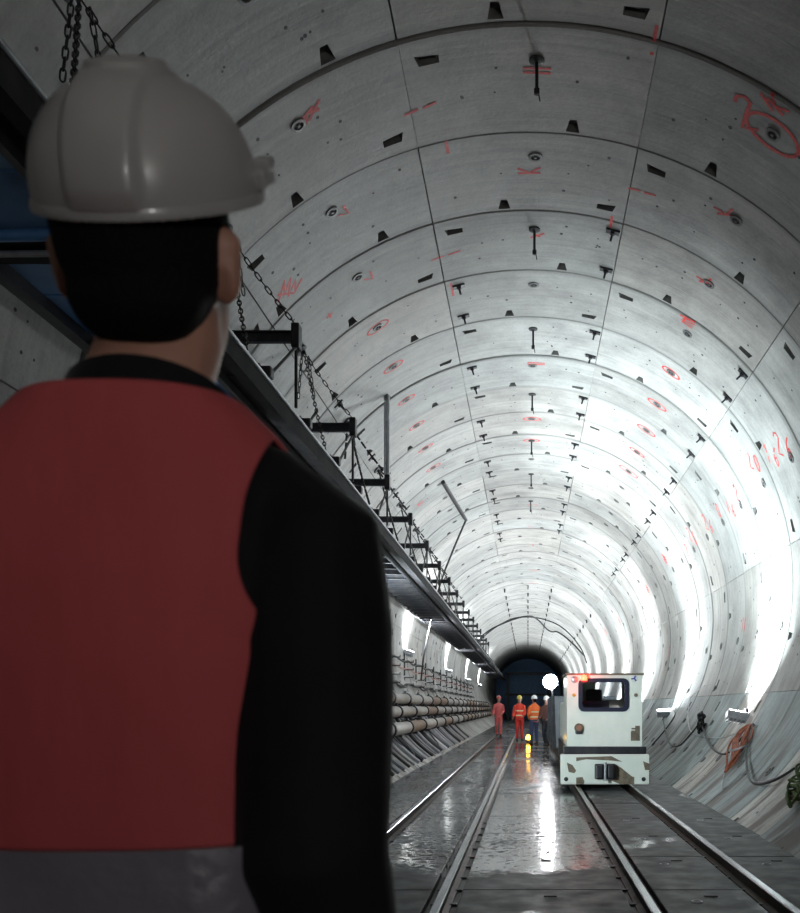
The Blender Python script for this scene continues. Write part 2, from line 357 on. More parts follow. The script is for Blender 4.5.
# far and rear rings, joined: too small to pick apart
far = MB(); fp = MB()
def far_ring(y0, n=44, wave=0.0):
    prof = [(y0+.006, .03), (y0+.006, .012), (y0+.02, 0), (y0+L-.02, 0), (y0+L-.006, .012), (y0+L-.006, .03)]
    A0 = math.radians(148); vs = []; dr = rnd.uniform(-.008, .008)
    for y, d in prof:
        for q in range(n+1):
            a = -A0 + 2*A0*q/n; vs.append(((R+d+dr)*math.sin(a), y, ZC+(R+d+dr)*math.cos(a)))
    far.add(vs, [(r*(n+1)+q, r*(n+1)+q+1, (r+1)*(n+1)+q+1, (r+1)*(n+1)+q) for r in range(5) for q in range(n)])
for k in list(range(-9, 1)) + list(range(KMAX+1, 80)):
    far_ring(Y0 + k*L)
    if KMAX < k < 60:
        for i in range(-8, 9):
            a = math.radians(6.5 if k % 2 else -4) + i*2*PI/17; c0 = cyl(a, Y0+(k+.9)*L, .003); ax = Vector((math.cos(a), 0, -math.sin(a)))
            fp.add([c0-ax*.04-Vector((0, .1, 0)), c0+ax*.04-Vector((0, .1, 0)), c0+ax*.08+Vector((0, .1, 0)), c0-ax*.08+Vector((0, .1, 0))], [(0, 1, 2, 3)])
        if k % 2:
            for a in (0, SEG/2, -SEG/2, 1.5*SEG):
                c0 = cyl(a, Y0+(k+.5)*L, .0); fp.cbox(c0 - Vector((0, 0, .1)), (.06, .3, .16))
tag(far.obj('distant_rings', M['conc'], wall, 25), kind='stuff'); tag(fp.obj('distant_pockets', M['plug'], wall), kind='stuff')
sh = MB(); n = 60; vs = []
for y in (Y0 - 9*L, Y0 + 80*L):
    for q in range(n): vs.append(((R+.16)*math.sin(2*PI*q/n), y, ZC+(R+.16)*math.cos(2*PI*q/n)))
sh.add(vs, [(q, (q+1) % n, n+(q+1) % n, n+q) for q in range(n)]); sh.obj('grout_backing', M['plug'], wall, 30)
# ---- red spray marks on the lining
GLY = {'2': [[(-.4, .6), (-.2, .95), (.2, .95), (.4, .6), (.1, .1), (-.4, -.9), (.45, -.9)]], '0': [[(.4*math.cos(q*PI/6), .9*math.sin(q*PI/6)) for q in range(13)]],
       'K': [[(-.3, .9), (-.3, -.9)], [(.4, .9), (-.28, 0), (.45, -.9)]], '1': [[(-.2, .5), (.1, .9), (.1, -.9)]], '6': [[(.3, .9), (-.2, .3), (-.35, -.4), (0, -.9), (.35, -.5), (.1, -.05), (-.3, -.3)]],
       'V': [[(-.5, .5), (0, -.6), (.7, .9)]], '+': [[(-.6, 0), (.6, .1)], [(0, .7), (.05, -.7)]], '-': [[(-1, 0), (-.1, .06)], [(.15, .0), (1, .1)]], 'I': [[(0, 1), (.03, -1)]], '=': [[(-1, .3), (1, .3)], [(-1, -.15), (1, -.2)]],
       'O': [[(1.15*math.cos(q*PI/9), .72*math.sin(q*PI/9)) for q in range(19)]], '/': [[(-.8, -.5), (.9, .6)], [(-.3, .4), (.4, -.3)]],
       'Z': [[(-.9, .5), (.7, .7), (-.6, .2), (.8, .3), (-.7, -.2), (.6, -.2), (-.5, -.6), (.5, -.7)], [(-.3, .8), (-.5, -.6)]]}
def paint(px, py, text, h, rot=0.0, wdt=.014, adv=.9):
    p = wray(px, py); a0 = math.atan2(p.x, p.z - ZC); mb = MB()
    if text == 'O': a0 = round((a0-.02)/SEG)*SEG + .02; p.y = Y0 + round((p.y-Y0-.44)/L)*L + .44
    cr, sr = math.cos(rot), math.sin(rot); x0 = -adv*h*(len(text)-1)/2
    for t, ch in enumerate(text):
        for poly in GLY[ch]:
            pts = [((x*h*.5 + x0 + t*adv*h), y*h*.5) for x, y in poly]
            pts = [(x*cr - y*sr, x*sr + y*cr) for x, y in pts]
            fine = []
            for (xa, ya), (xb, yb) in zip(pts, pts[1:]):
                m = max(1, int(math.hypot(xb-xa, yb-ya)/.12))
                fine += [(xa+(xb-xa)*q/m, ya+(yb-ya)*q/m) for q in range(m)]
            fine.append(pts[-1]); vs = []
            for q, (x, y) in enumerate(fine):
                ta = fine[min(q+1, len(fine)-1)]; tb = fine[max(q-1, 0)]; d = math.hypot(ta[0]-tb[0], ta[1]-tb[1]) or 1; nx, ny = -(ta[1]-tb[1])/d*wdt, (ta[0]-tb[0])/d*wdt
                for sg in (-1, 1):
                    aa, yy = a0 + (x+sg*nx)/R, p.y - (y+sg*ny); vs.append(cyl(aa, yy, .004 - DR.get((math.floor((yy-Y0)/L), round(aa/SEG)), 0)))
            mb.add(vs, [(2*q, 2*q+1, 2*q+3, 2*q+2) for q in range(len(fine)-1)])
    mb.obj('paint_mark', M['red'], wall)
for px, py, t, h, r, *w_ in [(537, 70, '=', .26, 0), (529, 171, 'K', .28, 1.6, .017), (537, 236, '/', .2, 0), (420, 108, '-', .33, .15), (447, 147, 'I', .24, 0), (654, 40, 'I', .34, 0), (642, 192, '-', .32, .05),
        (611, 222, 'I', .26, 0), (308, 114, 'K', .22, -1.0), (313, 110, '/', .24, .3), (345, 213, 'V', .22, .6), (290, 288, 'Z', .42, .8), (330, 316, '+', .18, 0), (370, 278, 'V', .24, .4),
        (746, 112, '2', .40, .5, .02), (773, 122, 'O', .50, -.1, .02), (778, 104, 'K', .24, 1.2, .016), (767, 101, 'I', .2, .9, .016), (725, 212, 'K', .28, 2.2, .016), (705, 281, 'K', .26, 2.2, .016), (688, 322, 'Z', .3, .1),
        (384, 332, 'O', .3, .2), (399, 369, 'O', .3, .15), (411, 402, 'O', .28, .1), (421, 427, 'O', .28, .1), (430, 447, 'O', .28, 0), (437, 467, 'O', .3, 0), (420, 503, 'Z', .26, 0),
        (675, 366, 'O', .28, -.2), (658, 399, 'O', .32, 0), (647, 425, 'O', .34, 0), (638, 447, 'O', .3, 0), (627, 464, 'O', .42, -.1), (536, 363, '=', .3, 0), (535, 421, 'O', .3, 0), (535, 441, 'O', .3, 0),
        (783, 446, '26', .36, 1.1), (771, 455, '16', .34, 1.1), (753, 462, '20', .3, 1.1), (737, 493, '2', .3, 1.1), (731, 508, '16', .3, 1.1), (718, 510, '0', .3, 1.1), (708, 524, '26', .34, 1.1), (692, 536, '20', .34, 1.1),
        (687, 550, '2', .3, 1.1), (665, 560, 'Z', .4, 1), (648, 590, 'Z', .4, 1), (620, 622, 'Z', .5, 1), (606, 632, 'Z', .5, 1), (744, 625, '16', .3, 1.4), (669, 652, '2', .3, 1.4), (533, 505, '=', .3, 0),
        (533, 527, '=', .3, 0), (533, 545, 'I', .5, 0), (533, 570, '=', .4, 0), (533, 583, '=', .4, 0), (452, 290, 'I', .4, 0), (446, 256, '-', .4, .1)]:
    paint(px, py, t, h, r, *(w_ or (.016,)))

# ================================================================== STRUCTURE: floor of slabs with rails let in
floor = empty('floor'); tag(floor, 'wet dark concrete slab trackbed between the tunnel walls', 'floor', kind='structure')
FE = wall_x(0.0) ; RX = (-1.44, -.58, .79, 1.66)
XC = [(-FE-.01, RX[0]-.11), (RX[0]+.11, RX[1]-.11), (RX[1]+.11, RX[2]-.11), (RX[2]+.11, RX[3]-.11), (RX[3]+.11, FE+.01)]
def slab_me(x0, x1):
    m = MB(); m.bev(x0, x1, .006, L-.006, -.2, 0, .008); return m.mesh('slab', M['floor'])
sl = [slab_me(*c) for c in XC]; YS = 6.87 - 10*L
mb = MB(); mb.lathe([(.028, 0), (.04, 0), (.04, .006), (.028, .006)], 12, closed=True); me_lift = mb.mesh('lifting_socket', M['galv'])
mb = MB(); mb.cbox((0, 0, .003), (.09, .035, .006)); me_slot = mb.mesh('drain_slot', M['plug'])
for r in range(2, 38):
    for c in range(5):
        s = link('slab', sl[c], floor, (0, YS + r*L, rnd.uniform(-.004, 0)))
        if 8 <= r <= 12 and c > 1:
            mx = sum(XC[c])/2
            link('drain_slot', me_slot, s, (mx + .05, L-.25, 0))
            if c > 2: link('lifting_socket', me_lift, s, (mx - .08, L*.72, 0))
mb = MB()
for x0, x1 in XC:
    mb.box(x0, x1, YS + 38*L, Y0+79*L, -.2, -.002); mb.box(x0, x1, -12, YS+2*L, -.2, -.002)
tag(mb.obj('distant_slabs', M['floor'], floor), kind='stuff')
mb = MB(); mb.box(-FE-.05, FE+.05, -12, Y0+79*L, -.3, -.05); mb.obj('trough_bed', M['black'], floor)
# ================================================================== RAILS
def rail(x, label):
    t = empty('rail', (x, 0, -.05)); tag(t, label, 'rail', 'rails of the two narrow tracks')
    pr = [(-.055, 0), (.055, 0), (.055, .010), (.012, .022), (.010, .070), (.030, .082), (.030, .106), (.024, .112), (-.024, .112), (-.030, .106), (-.030, .082), (-.010, .070), (-.012, .022), (-.055, .010)]
    y0, y1 = -11.5, 118; n = len(pr); m = MB()
    m.add([(a, y, b) for y in (y0, y1) for a, b in pr], [(q, (q+1) % n, n+(q+1) % n, n+q) for q in range(n)] + [tuple(range(n))[::-1], tuple(range(n, 2*n))])
    m.m = [1 if q in (6, 7, 8) else 0 for q in range(len(m.f))]
    m.obj('rail_bar', [M['rail'], M['railtop']], t)
    for sg in (-1, 1):
        c = MB(); c.bev(-.026, .026, -.03, .03, .002, .016, .004); cm = c.mesh('rail_clip', M['dark'])
        for q in range(14): link('rail_clip', cm, t, (sg*.066, 4.5 + q*.514, 0))
    return t
rail(RX[0], 'leftmost rail of the left track, closest to the pipe wall'); rail(RX[1], 'rail left of the wet centre strip, inner rail of left track')
rail(RX[2], 'rail right of the wet centre strip, under the locomotive'); rail(RX[3], 'rightmost rail, beside the bare right walkway slabs')

# ================================================================== CONVEYOR hung along the left wall
XE, ZD, ZA, AY, AS = -2.35, 4.22, 5.02, 9.5, 3.08
CY0, CY1 = -4.0, 100.0
t = empty('tunnel_conveyor', (XE-.5, CY0, ZD)); tag(t, 'long dark conveyor gantry with blue underside hung along the left wall', 'conveyor'); base = Vector(t.location)
def cpart(name, mb, m, smooth=None): o = mb.obj(name, m, t, smooth); o.location = -base; return o
m = MB(); m.box(XE-.10, XE, CY0, CY1, ZD-.13, ZD-.115); m.box(XE-.10, XE, CY0, CY1, ZD+.06, ZD+.075); m.box(XE-.012, XE, CY0, CY1, ZD-.115, ZD+.06); cpart('edge_channel', m, M['matte'])
m = MB(); m.tube([(XE+.01, CY0, ZD+.05), (XE+.01, CY1, ZD+.05)], .016, 8); cpart('edge_tube', m, M['galv'], 40)
m = MB(); m.box(XE-1.12, XE-1.02, CY0, CY1, ZD-.12, ZD+.05); cpart('inner_channel', m, M['dark'])
m = MB(); m.box(XE-.30, XE-.25, CY0, CY1, ZD-.12, ZD+.02); cpart('centre_stringer', m, M['dark'])
pl1 = MB(); pl1.box(XE-1.02, XE-.30, .015, AS/2-.015, ZD-.03, ZD-.015); meb = pl1.mesh('deck_plate', M['blue']); pl1 = MB(); pl1.box(XE-1.02, XE-.30, .015, AS/2-.015, ZD-.03, ZD-.015); meg = pl1.mesh('deck_plate', M['belt'])
pw = MB(); pw.box(XE-.25, XE-.1, .01, AS/2-.01, ZD-.05, ZD-.03); mew = pw.mesh('walk_plate', M['matte'])
xb = MB(); xb.box(XE-1.04, XE-.28, -.035, .035, ZD-.14, ZD-.05); xb.box(XE-1.04, XE-.28, -.05, .05, ZD-.15, ZD-.14); mex = xb.mesh('cross_member', M['matte'])
rb = MB(); rb.bev(XE-.13, XE+.05, -.06, .06, ZD+.06, ZD+.16, .02); rb.tube([(XE-.05, -.03, ZD+.14), (XE-1.05, -.03, ZD+.02)], .05, 8); mer = rb.mesh('roller_bracket', M['black'])
for q in range(0, 60):
    y = 2.0 + q*AS/2
    o = link('deck_plate', meb if y < 17 else meg, t); o.location = Vector((0, y, 0)) - base
    o = link('walk_plate', mew, t); o.location = Vector((0, y, 0)) - base
    o = link('cross_member', mex, t); o.location = Vector((0, y+.77, 0)) - base
    if y > 17: o = link('cross_member', mex, t); o.location = Vector((0, y, 0)) - base
    if q < 40: o = link('roller_bracket', mer, t); o.location = Vector((0, y+.4, 0)) - base
m = MB(); m.tube([(XE-1.15, 5.42, ZD-.22), (XE-.15, 5.42, ZD-.20)], .035, 10); cpart('brace_tube', m, M['blue'], 40)
m = MB(); m.tube([(XE-1.15, 5.65, ZD-.21), (XE-.2, 5.65, ZD-.2)], .02, 8); cpart('brace_tube', m, M['galv'], 40)
# hanger arms bolted to the wall, rods down to the conveyor
NA = 16
for q in range(-1, NA):
    y = AY + q*AS; xw = -wall_x(ZA) + .01
    lab = 'dark steel hanger arm mostly hidden behind the pale helmet' if q == -1 else f'{ORD[q]} dark steel hanger arm above the conveyor beyond the man\'s neck'
    h = empty('hanger_arm', (XE, y, ZA)); tag(h, lab, 'bracket', 'hanger arms of the conveyor')
    m = MB(); m.box(xw-XE, 0, -.035, .035, -.055, -.04); m.box(xw-XE, 0, -.035, .035, .04, .055); m.box(xw-XE, 0, -.008, .008, -.04, .04); m.obj('arm_beam', M['dark'], h)
    m = MB(); m.bev(-.005, .075, -.07, .07, -.12, .12, .01); m.obj('end_plate', M['dark'], h)
    m = MB(); m.bev(xw-XE-.02, xw-XE+.03, -.1, .1, -.16, .16, .008); m.obj('wall_plate', M['dark'], h)
    for dy in (0, -.95):
        m = MB(); m.tube([(.03, 0, -.1), (.03, dy, ZD+.09-ZA)], .016, 6); m.obj('hanger_rod', M['black'], h)
    if q == 2:
        m = MB(); m.tube([(.03, .04, -.1), (.03, .04, 1.45)], .035, 8); m.tube([(-.02, .05, -.1), (-.02, .05, 1.3)], .012, 6); m.obj('riser_pole', M['galv'], h, 40)
# chains
lk = MB(); lp = []
for q in range(14):
    a = 2*PI*q/14; lp.append((.017*math.cos(a), 0, .030*math.sin(a) + (.014 if math.sin(a) > .01 else -.014)))
lk.tube(lp + [lp[0]], .0062, 6, cap=False); me_link = lk.mesh('chain_link', M['black'], 50)
def chain(p0, p1, label, sag=.03, links=True, cat='chain'):
    p0, p1 = Vector(p0), Vector(p1); d = p1 - p0; Ln = d.length; n = max(3, int(Ln/.072)); h = empty('chain', p0); tag(h, label, cat, 'hanger chains')
    P = lambda u: p0 + d*u - Vector((0, 0, 1))*sag*4*u*(1-u)
    if links:
        for q in range(n):
            a, b = P(q/n), P((q+1)/n); o = link('chain_link', me_link, h); o.location = (a+b)/2 - p0; o.scale = (1, 1, (b-a).length/.072)
            o.rotation_euler = ((b-a).to_track_quat('Z', 'Y').to_matrix() @ Matrix.Rotation((q % 2)*PI/2 + .4, 3, 'Z')).to_euler()
    else:
        m = MB()
        for q in range(n//2):
            a, b = P(2*q/n), P((2*q+1.6)/n); m.cbox(((a+b)/2 - p0), (.03, .03, .03)); m.tube([a-p0, b-p0], .018, 4)
        m.obj('links', M['black'], h)
    return h
me_anchor = MB().lathe([(.001, 0), (.085, 0), (.085, .02), (.03, .035), (.03, .07), (.001, .075)], 14).mesh('anchor_disc', M['dark'], 40)
for q in range(-1, 9):
    y = AY + q*AS; ya = y - .31; a = math.atan2(-2.93, 5.93 - ZC); A = cyl(a, ya, .06); who = ('helmet-hidden' if q == -1 else ORD[q])
    nm = 'above the pale helmet' if q == -1 else f'of the {ORD[q]} hanger arm'
    chain(A, (XE+.03, y, ZA+.12), f'black chain from crown anchor to the tip {nm}', links=q < 2)
    chain(A, (XE, y-1.55, ZD+.1), f'black chain slanting from crown anchor to gantry edge {nm}', .05, links=q < 2)
    if q < 3:
        for e, ln in ((-.05, .62), (.08, .5)):
            chain(A + Vector((e*.4, e, -.02)), A + Vector((e, e*2.4, -ln)), f'{"longer" if ln > .6 else "shorter"} loose chain end dangling from the anchor {nm}', 0, links=q < 2)
    d = on_wall('anchor_disc', me_anchor, a, ya, None); tag(d, f'dark round crown anchor plate holding chains {nm}', 'anchor', 'crown chain anchors')

# ================================================================== PIPES and cables on the left wall
for (x, z, r, nm) in ((-3.42, CH+.22, .15, 'top'), (-3.24, CH-.12, .14, 'middle'), (-2.98, CH-.50, .15, 'bottom')):
    p = empty('service_pipe', (x, 8-4*AS, z)); tag(p, f'{nm} of three dusty grey service pipes along the left wall', 'pipe', 'service pipes on the left wall')
    m = MB(); m.tube([(0, .01, 0), (0, 3.07, 0)], r, 14); s1 = m.mesh('pipe_section', M['pipe'], 40); m = MB(); m.tube([(0, .01, 0), (0, 3.07, 0)], r, 14); s2 = m.mesh('pipe_section', M['pipe_rust'], 40)
    m = MB(); m.lathe([(r-.01, -.07), (r+.035, -.07), (r+.035, -.01), (r+.012, 0), (r+.035, .01), (r+.035, .07), (r-.01, .07)], 14, Matrix.Rotation(PI/2, 4, 'X'), closed=True); m.cbox((0, 0, r+.05), (.05, .1, .06)); cp = m.mesh('coupling', M['dark'], 40)
    xw = -wall_x(z) - x; m = MB(); m.box(xw-.05, r*.6, -.03, .03, -r-.05, -r+.005); m.box(xw-.05, xw+.05, -.05, .05, -r-.2, r); bk = m.mesh('saddle', M['dark'])
    for q in range(28):
        y = q*AS; link('pipe_section', s1 if rnd.random() < .6 else s2, p, (0, y, 0)); link('coupling', cp, p, (0, y, 0)); link('saddle', bk, p, (0, y+1.5, 0))
zb = CH + 1.1; xb0 = -wall_x(zb) + .03
m = MB(); m.box(-.01, .03, -.02, .02, -.45, .55); m.box(-.04, .0, -.03, .03, -.5, -.3); m.box(-.06, .0, -.03, .03, .3, .4); me_up = m.mesh('upright', M['black'])
m = MB(); m.box(0, .27, -.016, .016, -.016, .016); m.box(.25, .27, -.016, .016, 0, .06); me_pr = m.mesh('prong', M['black'])
for q in range(20):
    b = empty('cable_bracket', (xb0+.02, 11.2 + (q-3)*AS, zb)); tag(b, f'{ORD[q]} black comb-shaped cable bracket above the service pipes', 'bracket', 'cable brackets on the left wall')
    link('upright', me_up, b)
    for z in (-.42, -.18, .06, .3): link('prong', me_pr, b, (.03, 0, z))
def curve_pts(pts, n=8):
    P = [Vector(p) for p in pts]; out = []
    for i in range(len(P)-1):
        a, b, c, d = P[max(i-1, 0)], P[i], P[i+1], P[min(i+2, len(P)-1)]
        for k in range(n):
            u = k/n; out.append(.5*((2*b) + (c-a)*u + (2*a-5*b+4*c-d)*u*u + (3*b-3*c+d-a)*u**3))
    return out + [P[-1]]
def cable(pts, r, m, label, name='cable', cat='cable', group=None, n=8):
    mb = MB(); mb.tube(curve_pts(pts, n), r, 7); o = mb.obj(name, m, None, 50); tag(o, label, cat, group); return o
for q, (dz, dx, mm, cn) in enumerate(((-.38, .10, 'black', 'lowest black'), (-.38, .19, 'black', 'lower outer black'), (-.14, .12, 'galv', 'pale grey'), (.10, .14, 'pink', 'faded red'), (.34, .12, 'black', 'uppermost black'))):
    pts = []
    for k in range(21):
        y = 11.2 + (k-3)*AS; pts += [(xb0+.02+dx, y, zb+dz), (xb0+.02+dx+rnd.uniform(-.02, .05), y+AS/2, zb+dz-rnd.uniform(.05, .14))]
    cable(pts, .022 if mm != 'black' else .028, M[mm], f'{cn} cable resting on the comb brackets of the left wall', n=4, group='cables on the left brackets')
for q in range(34):
    y = 11.9 + q*.8; th0, th1 = -math.radians(121 - rnd.uniform(0, 4)), -math.radians(142)
    pts = [cyl(th0 + (th1-th0)*u/5, y + .5*u/5 + rnd.uniform(-.04, .04), .035) for u in range(6)]
    lab = f'{ORD[q]} hose hanging below the service pipes down the left wall' if q < 20 else f'{ORD[33-q]} hose from the far end of the row below the pipes'.replace('nearest', 'last')
    cable(pts, rnd.choice((.03, .045, .06)), M['hose' if q % 3 else 'black'], lab, 'drain_hose', 'hose', 'hoses below the pipes' if q < 20 else 'farthest hoses below the pipes', 4)
for q, (y, s) in enumerate(((13.5, .9), (16.5, 1.1), (20.5, .9), (26, 1.2))):
    pts = [(-2.95, y, CH-.3), cyl(-math.radians(126), y+.2*s, .1), cyl(-math.radians(136), y+.7*s, .08), cyl(-math.radians(139), y+1.2*s, .06), cyl(-math.radians(130), y+1.8*s, .1), (-2.93, y+2.1*s, CH-.25)]
    cable(pts, .02, M['black'], f'{ORD[q]} slack black cable loop sagging from the lowest pipe', group='slack cable loops')
p1, p2 = wray(443, 482, .05), wray(466, 520, .05)
cable([p1, p1.lerp(p2, .5), p2], .05, M['black'], 'dark conduit rod on the crown left of centre line', 'conduit', 'conduit')
cable([p2, at(452, 553, 28.5), at(440, 585, 29.5), at(430, 625, 30.5), at(424, 655, 31.5), (-3.6, 32, CH+.9)], .03, M['black'], 'black cable dropping from the crown conduit past the conveyor')
cable([cyl(math.radians(d), 60, .12 if d % 2 else .5) for d in (-70, -45)] + [cyl(math.radians(0), 60, .15), cyl(math.radians(24), 61, .7), cyl(math.radians(34), 61, .5), cyl(math.radians(52), 61, .4), cyl(math.radians(70), 61, .1)],   .05, M['black'], 'thick black cable strung across the crown deep in the tunnel')
cable([cyl(math.radians(d), 61.2, .1) for d in (-75, -50, -20, 0, 20, 38, 60, 76)],   .04, M['black'], 'second black cable hugging the distant crown ring')

# ================================================================== FLOODLIGHTS low on the right wall
def floodlight(y, label, power, tilt=0.0, side=1, z=CH-.13, toward=0.0, yaw=0.0, size=1.0, bulb='lens', spread=118, col=None):
    x = side*(wall_x(z, 0) - .17); t = empty('floodlight', (x, y, z)); tag(t, label, 'lamp', 'wall floodlights')
    rot = Matrix.Rotation(yaw, 4, 'Z') @ Matrix.Rotation(tilt*side, 4, 'Y') @ Matrix.Rotation(toward, 4, 'X')
    m = MB(); m.bev(-.17*size, .17*size, -.09*size, .09*size, -.09, .05, .02, M=rot)
    for q in range(5): m.box(-.15+q*.065, -.13+q*.065, -.1, .1, -.12, -.08, M=rot)
    m.obj('housing', M['galv'], t)
    m = MB(); m.box(-.15*size, .15*size, -.075*size, .075*size, .051, .056, M=rot); m.obj('lamp_glass', M[bulb], t)
    m = MB(); m.box(.05*side, .19*side, -.02, .02, -.03, .0) if side > 0 else m.box(-.19, -.05, -.02, .02, -.03, 0); m.box(.14*side-.02, .14*side+.02, -.06, .06, -.12, .1); m.obj('wall_bracket', M['dark'], t)
    l = bpy.data.lights.new('flood', 'AREA'); l.shape = 'RECTANGLE'; l.size = .3*size; l.size_y = .15*size; l.energy = power; l.color = col or LAMP_COL; l.spread = math.radians(spread)
    lo = bpy.data.objects.new('flood_light', l); COL.objects.link(lo); lo.parent = t
    lo.matrix_local = rot @ Matrix.Translation((0, 0, .075)) @ Matrix.Rotation(PI, 4, 'X')
    return t
floodlight(14.9, 'grey floodlight on the right wall above the orange hose bundle', LAMP_W*.68, .2, toward=-.25, col=(.84, .97, 1))
floodlight(23.0, 'glaring floodlight on the right wall just right of the locomotive', LAMP_W*.75, .0, toward=.25, spread=150)
for q in range(8):
    floodlight(30.8 + 7.7*q, f'{ORD[q]} floodlight on the right wall hidden behind the locomotive', LAMP_W*1.1, -.12 if q < 4 else .1, spread=165)
for q in range(3):
    floodlight(46 + 15*q, f'{ORD[q]} floodlight on the left wall under the far conveyor', LAMP_W*.7, -.2, side=-1, z=CH+1.75)
floodlight(19.5, 'added fill floodlight on the left wall hidden behind the man, below the conveyor', LAMP_W*1.1, -.45, side=-1, z=CH+1.0, toward=-.5, spread=150, col=(.84, .97, 1))  # added lamp, out of sight; brightens the left wall and crown
floodlight(30.5, 'brightest left wall floodlight, added as fill under the conveyor close to the sleeve', LAMP_W*.6, -.35, side=-1, z=CH+1.75, toward=-.3, spread=150)  # extra lamp added to lift the left wall under the conveyor
floodlight(-5.5, 'added fill floodlight on the right wall behind the viewer', LAMP_W*.29, -.2, toward=-.3, spread=160, col=(1, .97, .94))  # unseen fill lamp, added for the man's back and the near rings
floodlight(7.4, 'added fill floodlight on the left wall hidden behind the man, facing the locomotive', LAMP_W*.32, 0.0, side=-1, z=CH+.75, toward=-1.6, yaw=-.5, spread=95, col=(.84, .97, 1))  # hidden lamp added to light the locomotive front and lower right wall

# ================================================================== right wall cables, hose bundle, rope bundle
cable([wray(700, 716, .05), wray(705, 735, .06), wray(712, 748, .08), wray(725, 754, .1), wray(738, 742, .08), wray(750, 728, .05)], .016, M['black'], 'black cable sagging left of the orange hose bundle', group='cables on the right wall')
cable([wray(662, 712, .05), wray(668, 740, .08), wray(678, 746, .08), wray(690, 735, .06), wray(700, 722, .05)], .016, M['black'], 'black cable loop sagging between locomotive and cable clutter', group='cables on the right wall')
cable([wray(748, 735, .05), wray(746, 755, .06), wray(748, 775, .08), wray(756, 784, .1), wray(775, 780, .1), wray(795, 768, .05)], .015, M['black'], 'dark cable sagging from floodlight to the green rope bundle', group='cables on the right wall')
cable([wray(748, 738, .03), wray(747, 760, .04), wray(750, 778, .05), wray(762, 782, .06), wray(790, 772, .04)], .009, M['galv'], 'thin grey cable beside the dark sagging one', group='cables on the right wall')
cable([wray(738, 735, .03), wray(730, 755, .03), wray(724, 775, .03), wray(722, 788, .03), wray(735, 782, .03), wray(748, 770, .03)], .007, M['galv'], 'thin pale wire loop below the orange hose bundle', group='cables on the right wall')
cable([wray(705, 665+20, .02), wray(690, 700, .03), wray(690, 730, .03), wray(715, 738, .03), wray(738, 733, .03)], .008, M['galv'], 'thin wire running along the right wall to the floodlight', group='cables on the right wall')
cable([wray(652, 745, .05), wray(665, 730, .06), wray(675, 715, .06), wray(672, 708, .06)], .016, M['black'], 'black cable climbing from behind the locomotive to the glaring floodlight', group='cables on the right wall')
t = empty('cable_clutter', wray(702, 722, .1)); tag(t, 'dark knot of cables on the right wall left of the floodlight', 'cable'); b0 = Vector(t.location)
for q in range(5):
    m = MB(); m.tube(curve_pts([b0 + Vector((rnd.uniform(-.06, .06), rnd.uniform(-.15, .15), rnd.uniform(-.2, .2))) for _ in range(6)] ), .022, 6); o = m.obj('loop', M['black'], t, 50); o.location = -b0
t = empty('orange_hose_bundle', wray(738, 748, .08)); tag(t, 'orange-brown hose bundle hanging on the right wall below the floodlight', 'hose'); b0 = Vector(t.location)
A, B = wray(751, 724, .08), wray(725, 772, .08)
for q in range(15):
    ph = rnd.uniform(0, 6); pts = []
    for k in range(9):
        u = k/8; wd = .16*math.sin(PI*min(1, u*1.05))**.8; p = A.lerp(B, u*(1 - .25*(q % 3)/2)); d = Vector((math.sin(ph + 3*u)*wd*.5, math.cos(ph*1.7 + 2.5*u)*wd, math.sin(ph*2.3 + 2*u)*wd*.4)); pts.append(p + d)
    m = MB(); m.tube(curve_pts(pts, 4), .015, 6); o = m.obj('hose_strand', M['orange'], t, 50); o.location = -b0
m = MB(); pm = A.lerp(B, .5); m.tube([pm + Vector((.13*math.cos(q*PI/6), .17*math.sin(q*PI/6), .05*math.cos(q*PI/6))) for q in range(13)], .014, 6); o = m.obj('tie', M['galv'], t); o.location = -b0
t = empty('green_rope_bundle', wray(795, 785, .08)); tag(t, 'tangled green rope bundle on the right wall at picture edge', 'rope'); b0 = Vector(t.location)
A, B = wray(806, 766, .08), wray(789, 806, .08)
for q in range(24):
    ph = rnd.uniform(0, 6); pts = []
    for k in range(8):
        u = k/7; wd = .17*math.sin(PI*(.1+.85*u)); pts.append(A.lerp(B, u) + Vector((math.sin(ph+7*u)*wd*.4, math.cos(ph*1.3+9*u)*wd, math.sin(ph*2+6*u)*wd*.6)))
    m = MB(); m.tube(curve_pts(pts, 4), .0095, 6); o = m.obj('rope_strand', M['green'], t, 50); o.location = -b0

# ================================================================== LOCOMOTIVE
LX, LY = 1.225, 15.2
lo = empty('locomotive', (LX, LY, 0)); tag(lo, 'boxy off-white mining locomotive standing on the right track', 'locomotive')
HW = .60; Z0, Z1 = .69, 1.86; WX0, WX1, WZ0, WZ1 = -.42, .39, 1.245, 1.78
def rrect(x0, x1, z0, z1, r, n=4):
    out = []
    for cx, cz, s in ((x1-r, z1-r, 0), (x0+r, z1-r, 1), (x0+r, z0+r, 2), (x1-r, z0+r, 3)):
        for k in range(n+1):
            q = PI/2*(s + k/n); out.append((cx + r*math.cos(q), cz + r*math.sin(q)))
    return out
def ring_panel(mb, outer, inner, y0, y1, mi=0):
    k = len(outer); vs = [(x, y, z) for y in (y0, y1) for lp in (outer, inner) for x, z in lp]
    fs = []
    for q in range(k):
        r = (q+1) % k; fs += [(q, k+q, k+r, r), (2*k+q, 2*k+r, 3*k+r, 3*k+q), (q, r, 2*k+r, 2*k+q), (k+q, 3*k+q, 3*k+r, k+r)]
    mb.add(vs, fs, mi)
m = MB(); ring_panel(m, rrect(-HW, HW, Z0, Z1-.03, .02), rrect(WX0+.03, WX1-.03, WZ0+.03, WZ1-.03, .07), 0, .04); m.obj('front_panel', M['white'], lo)
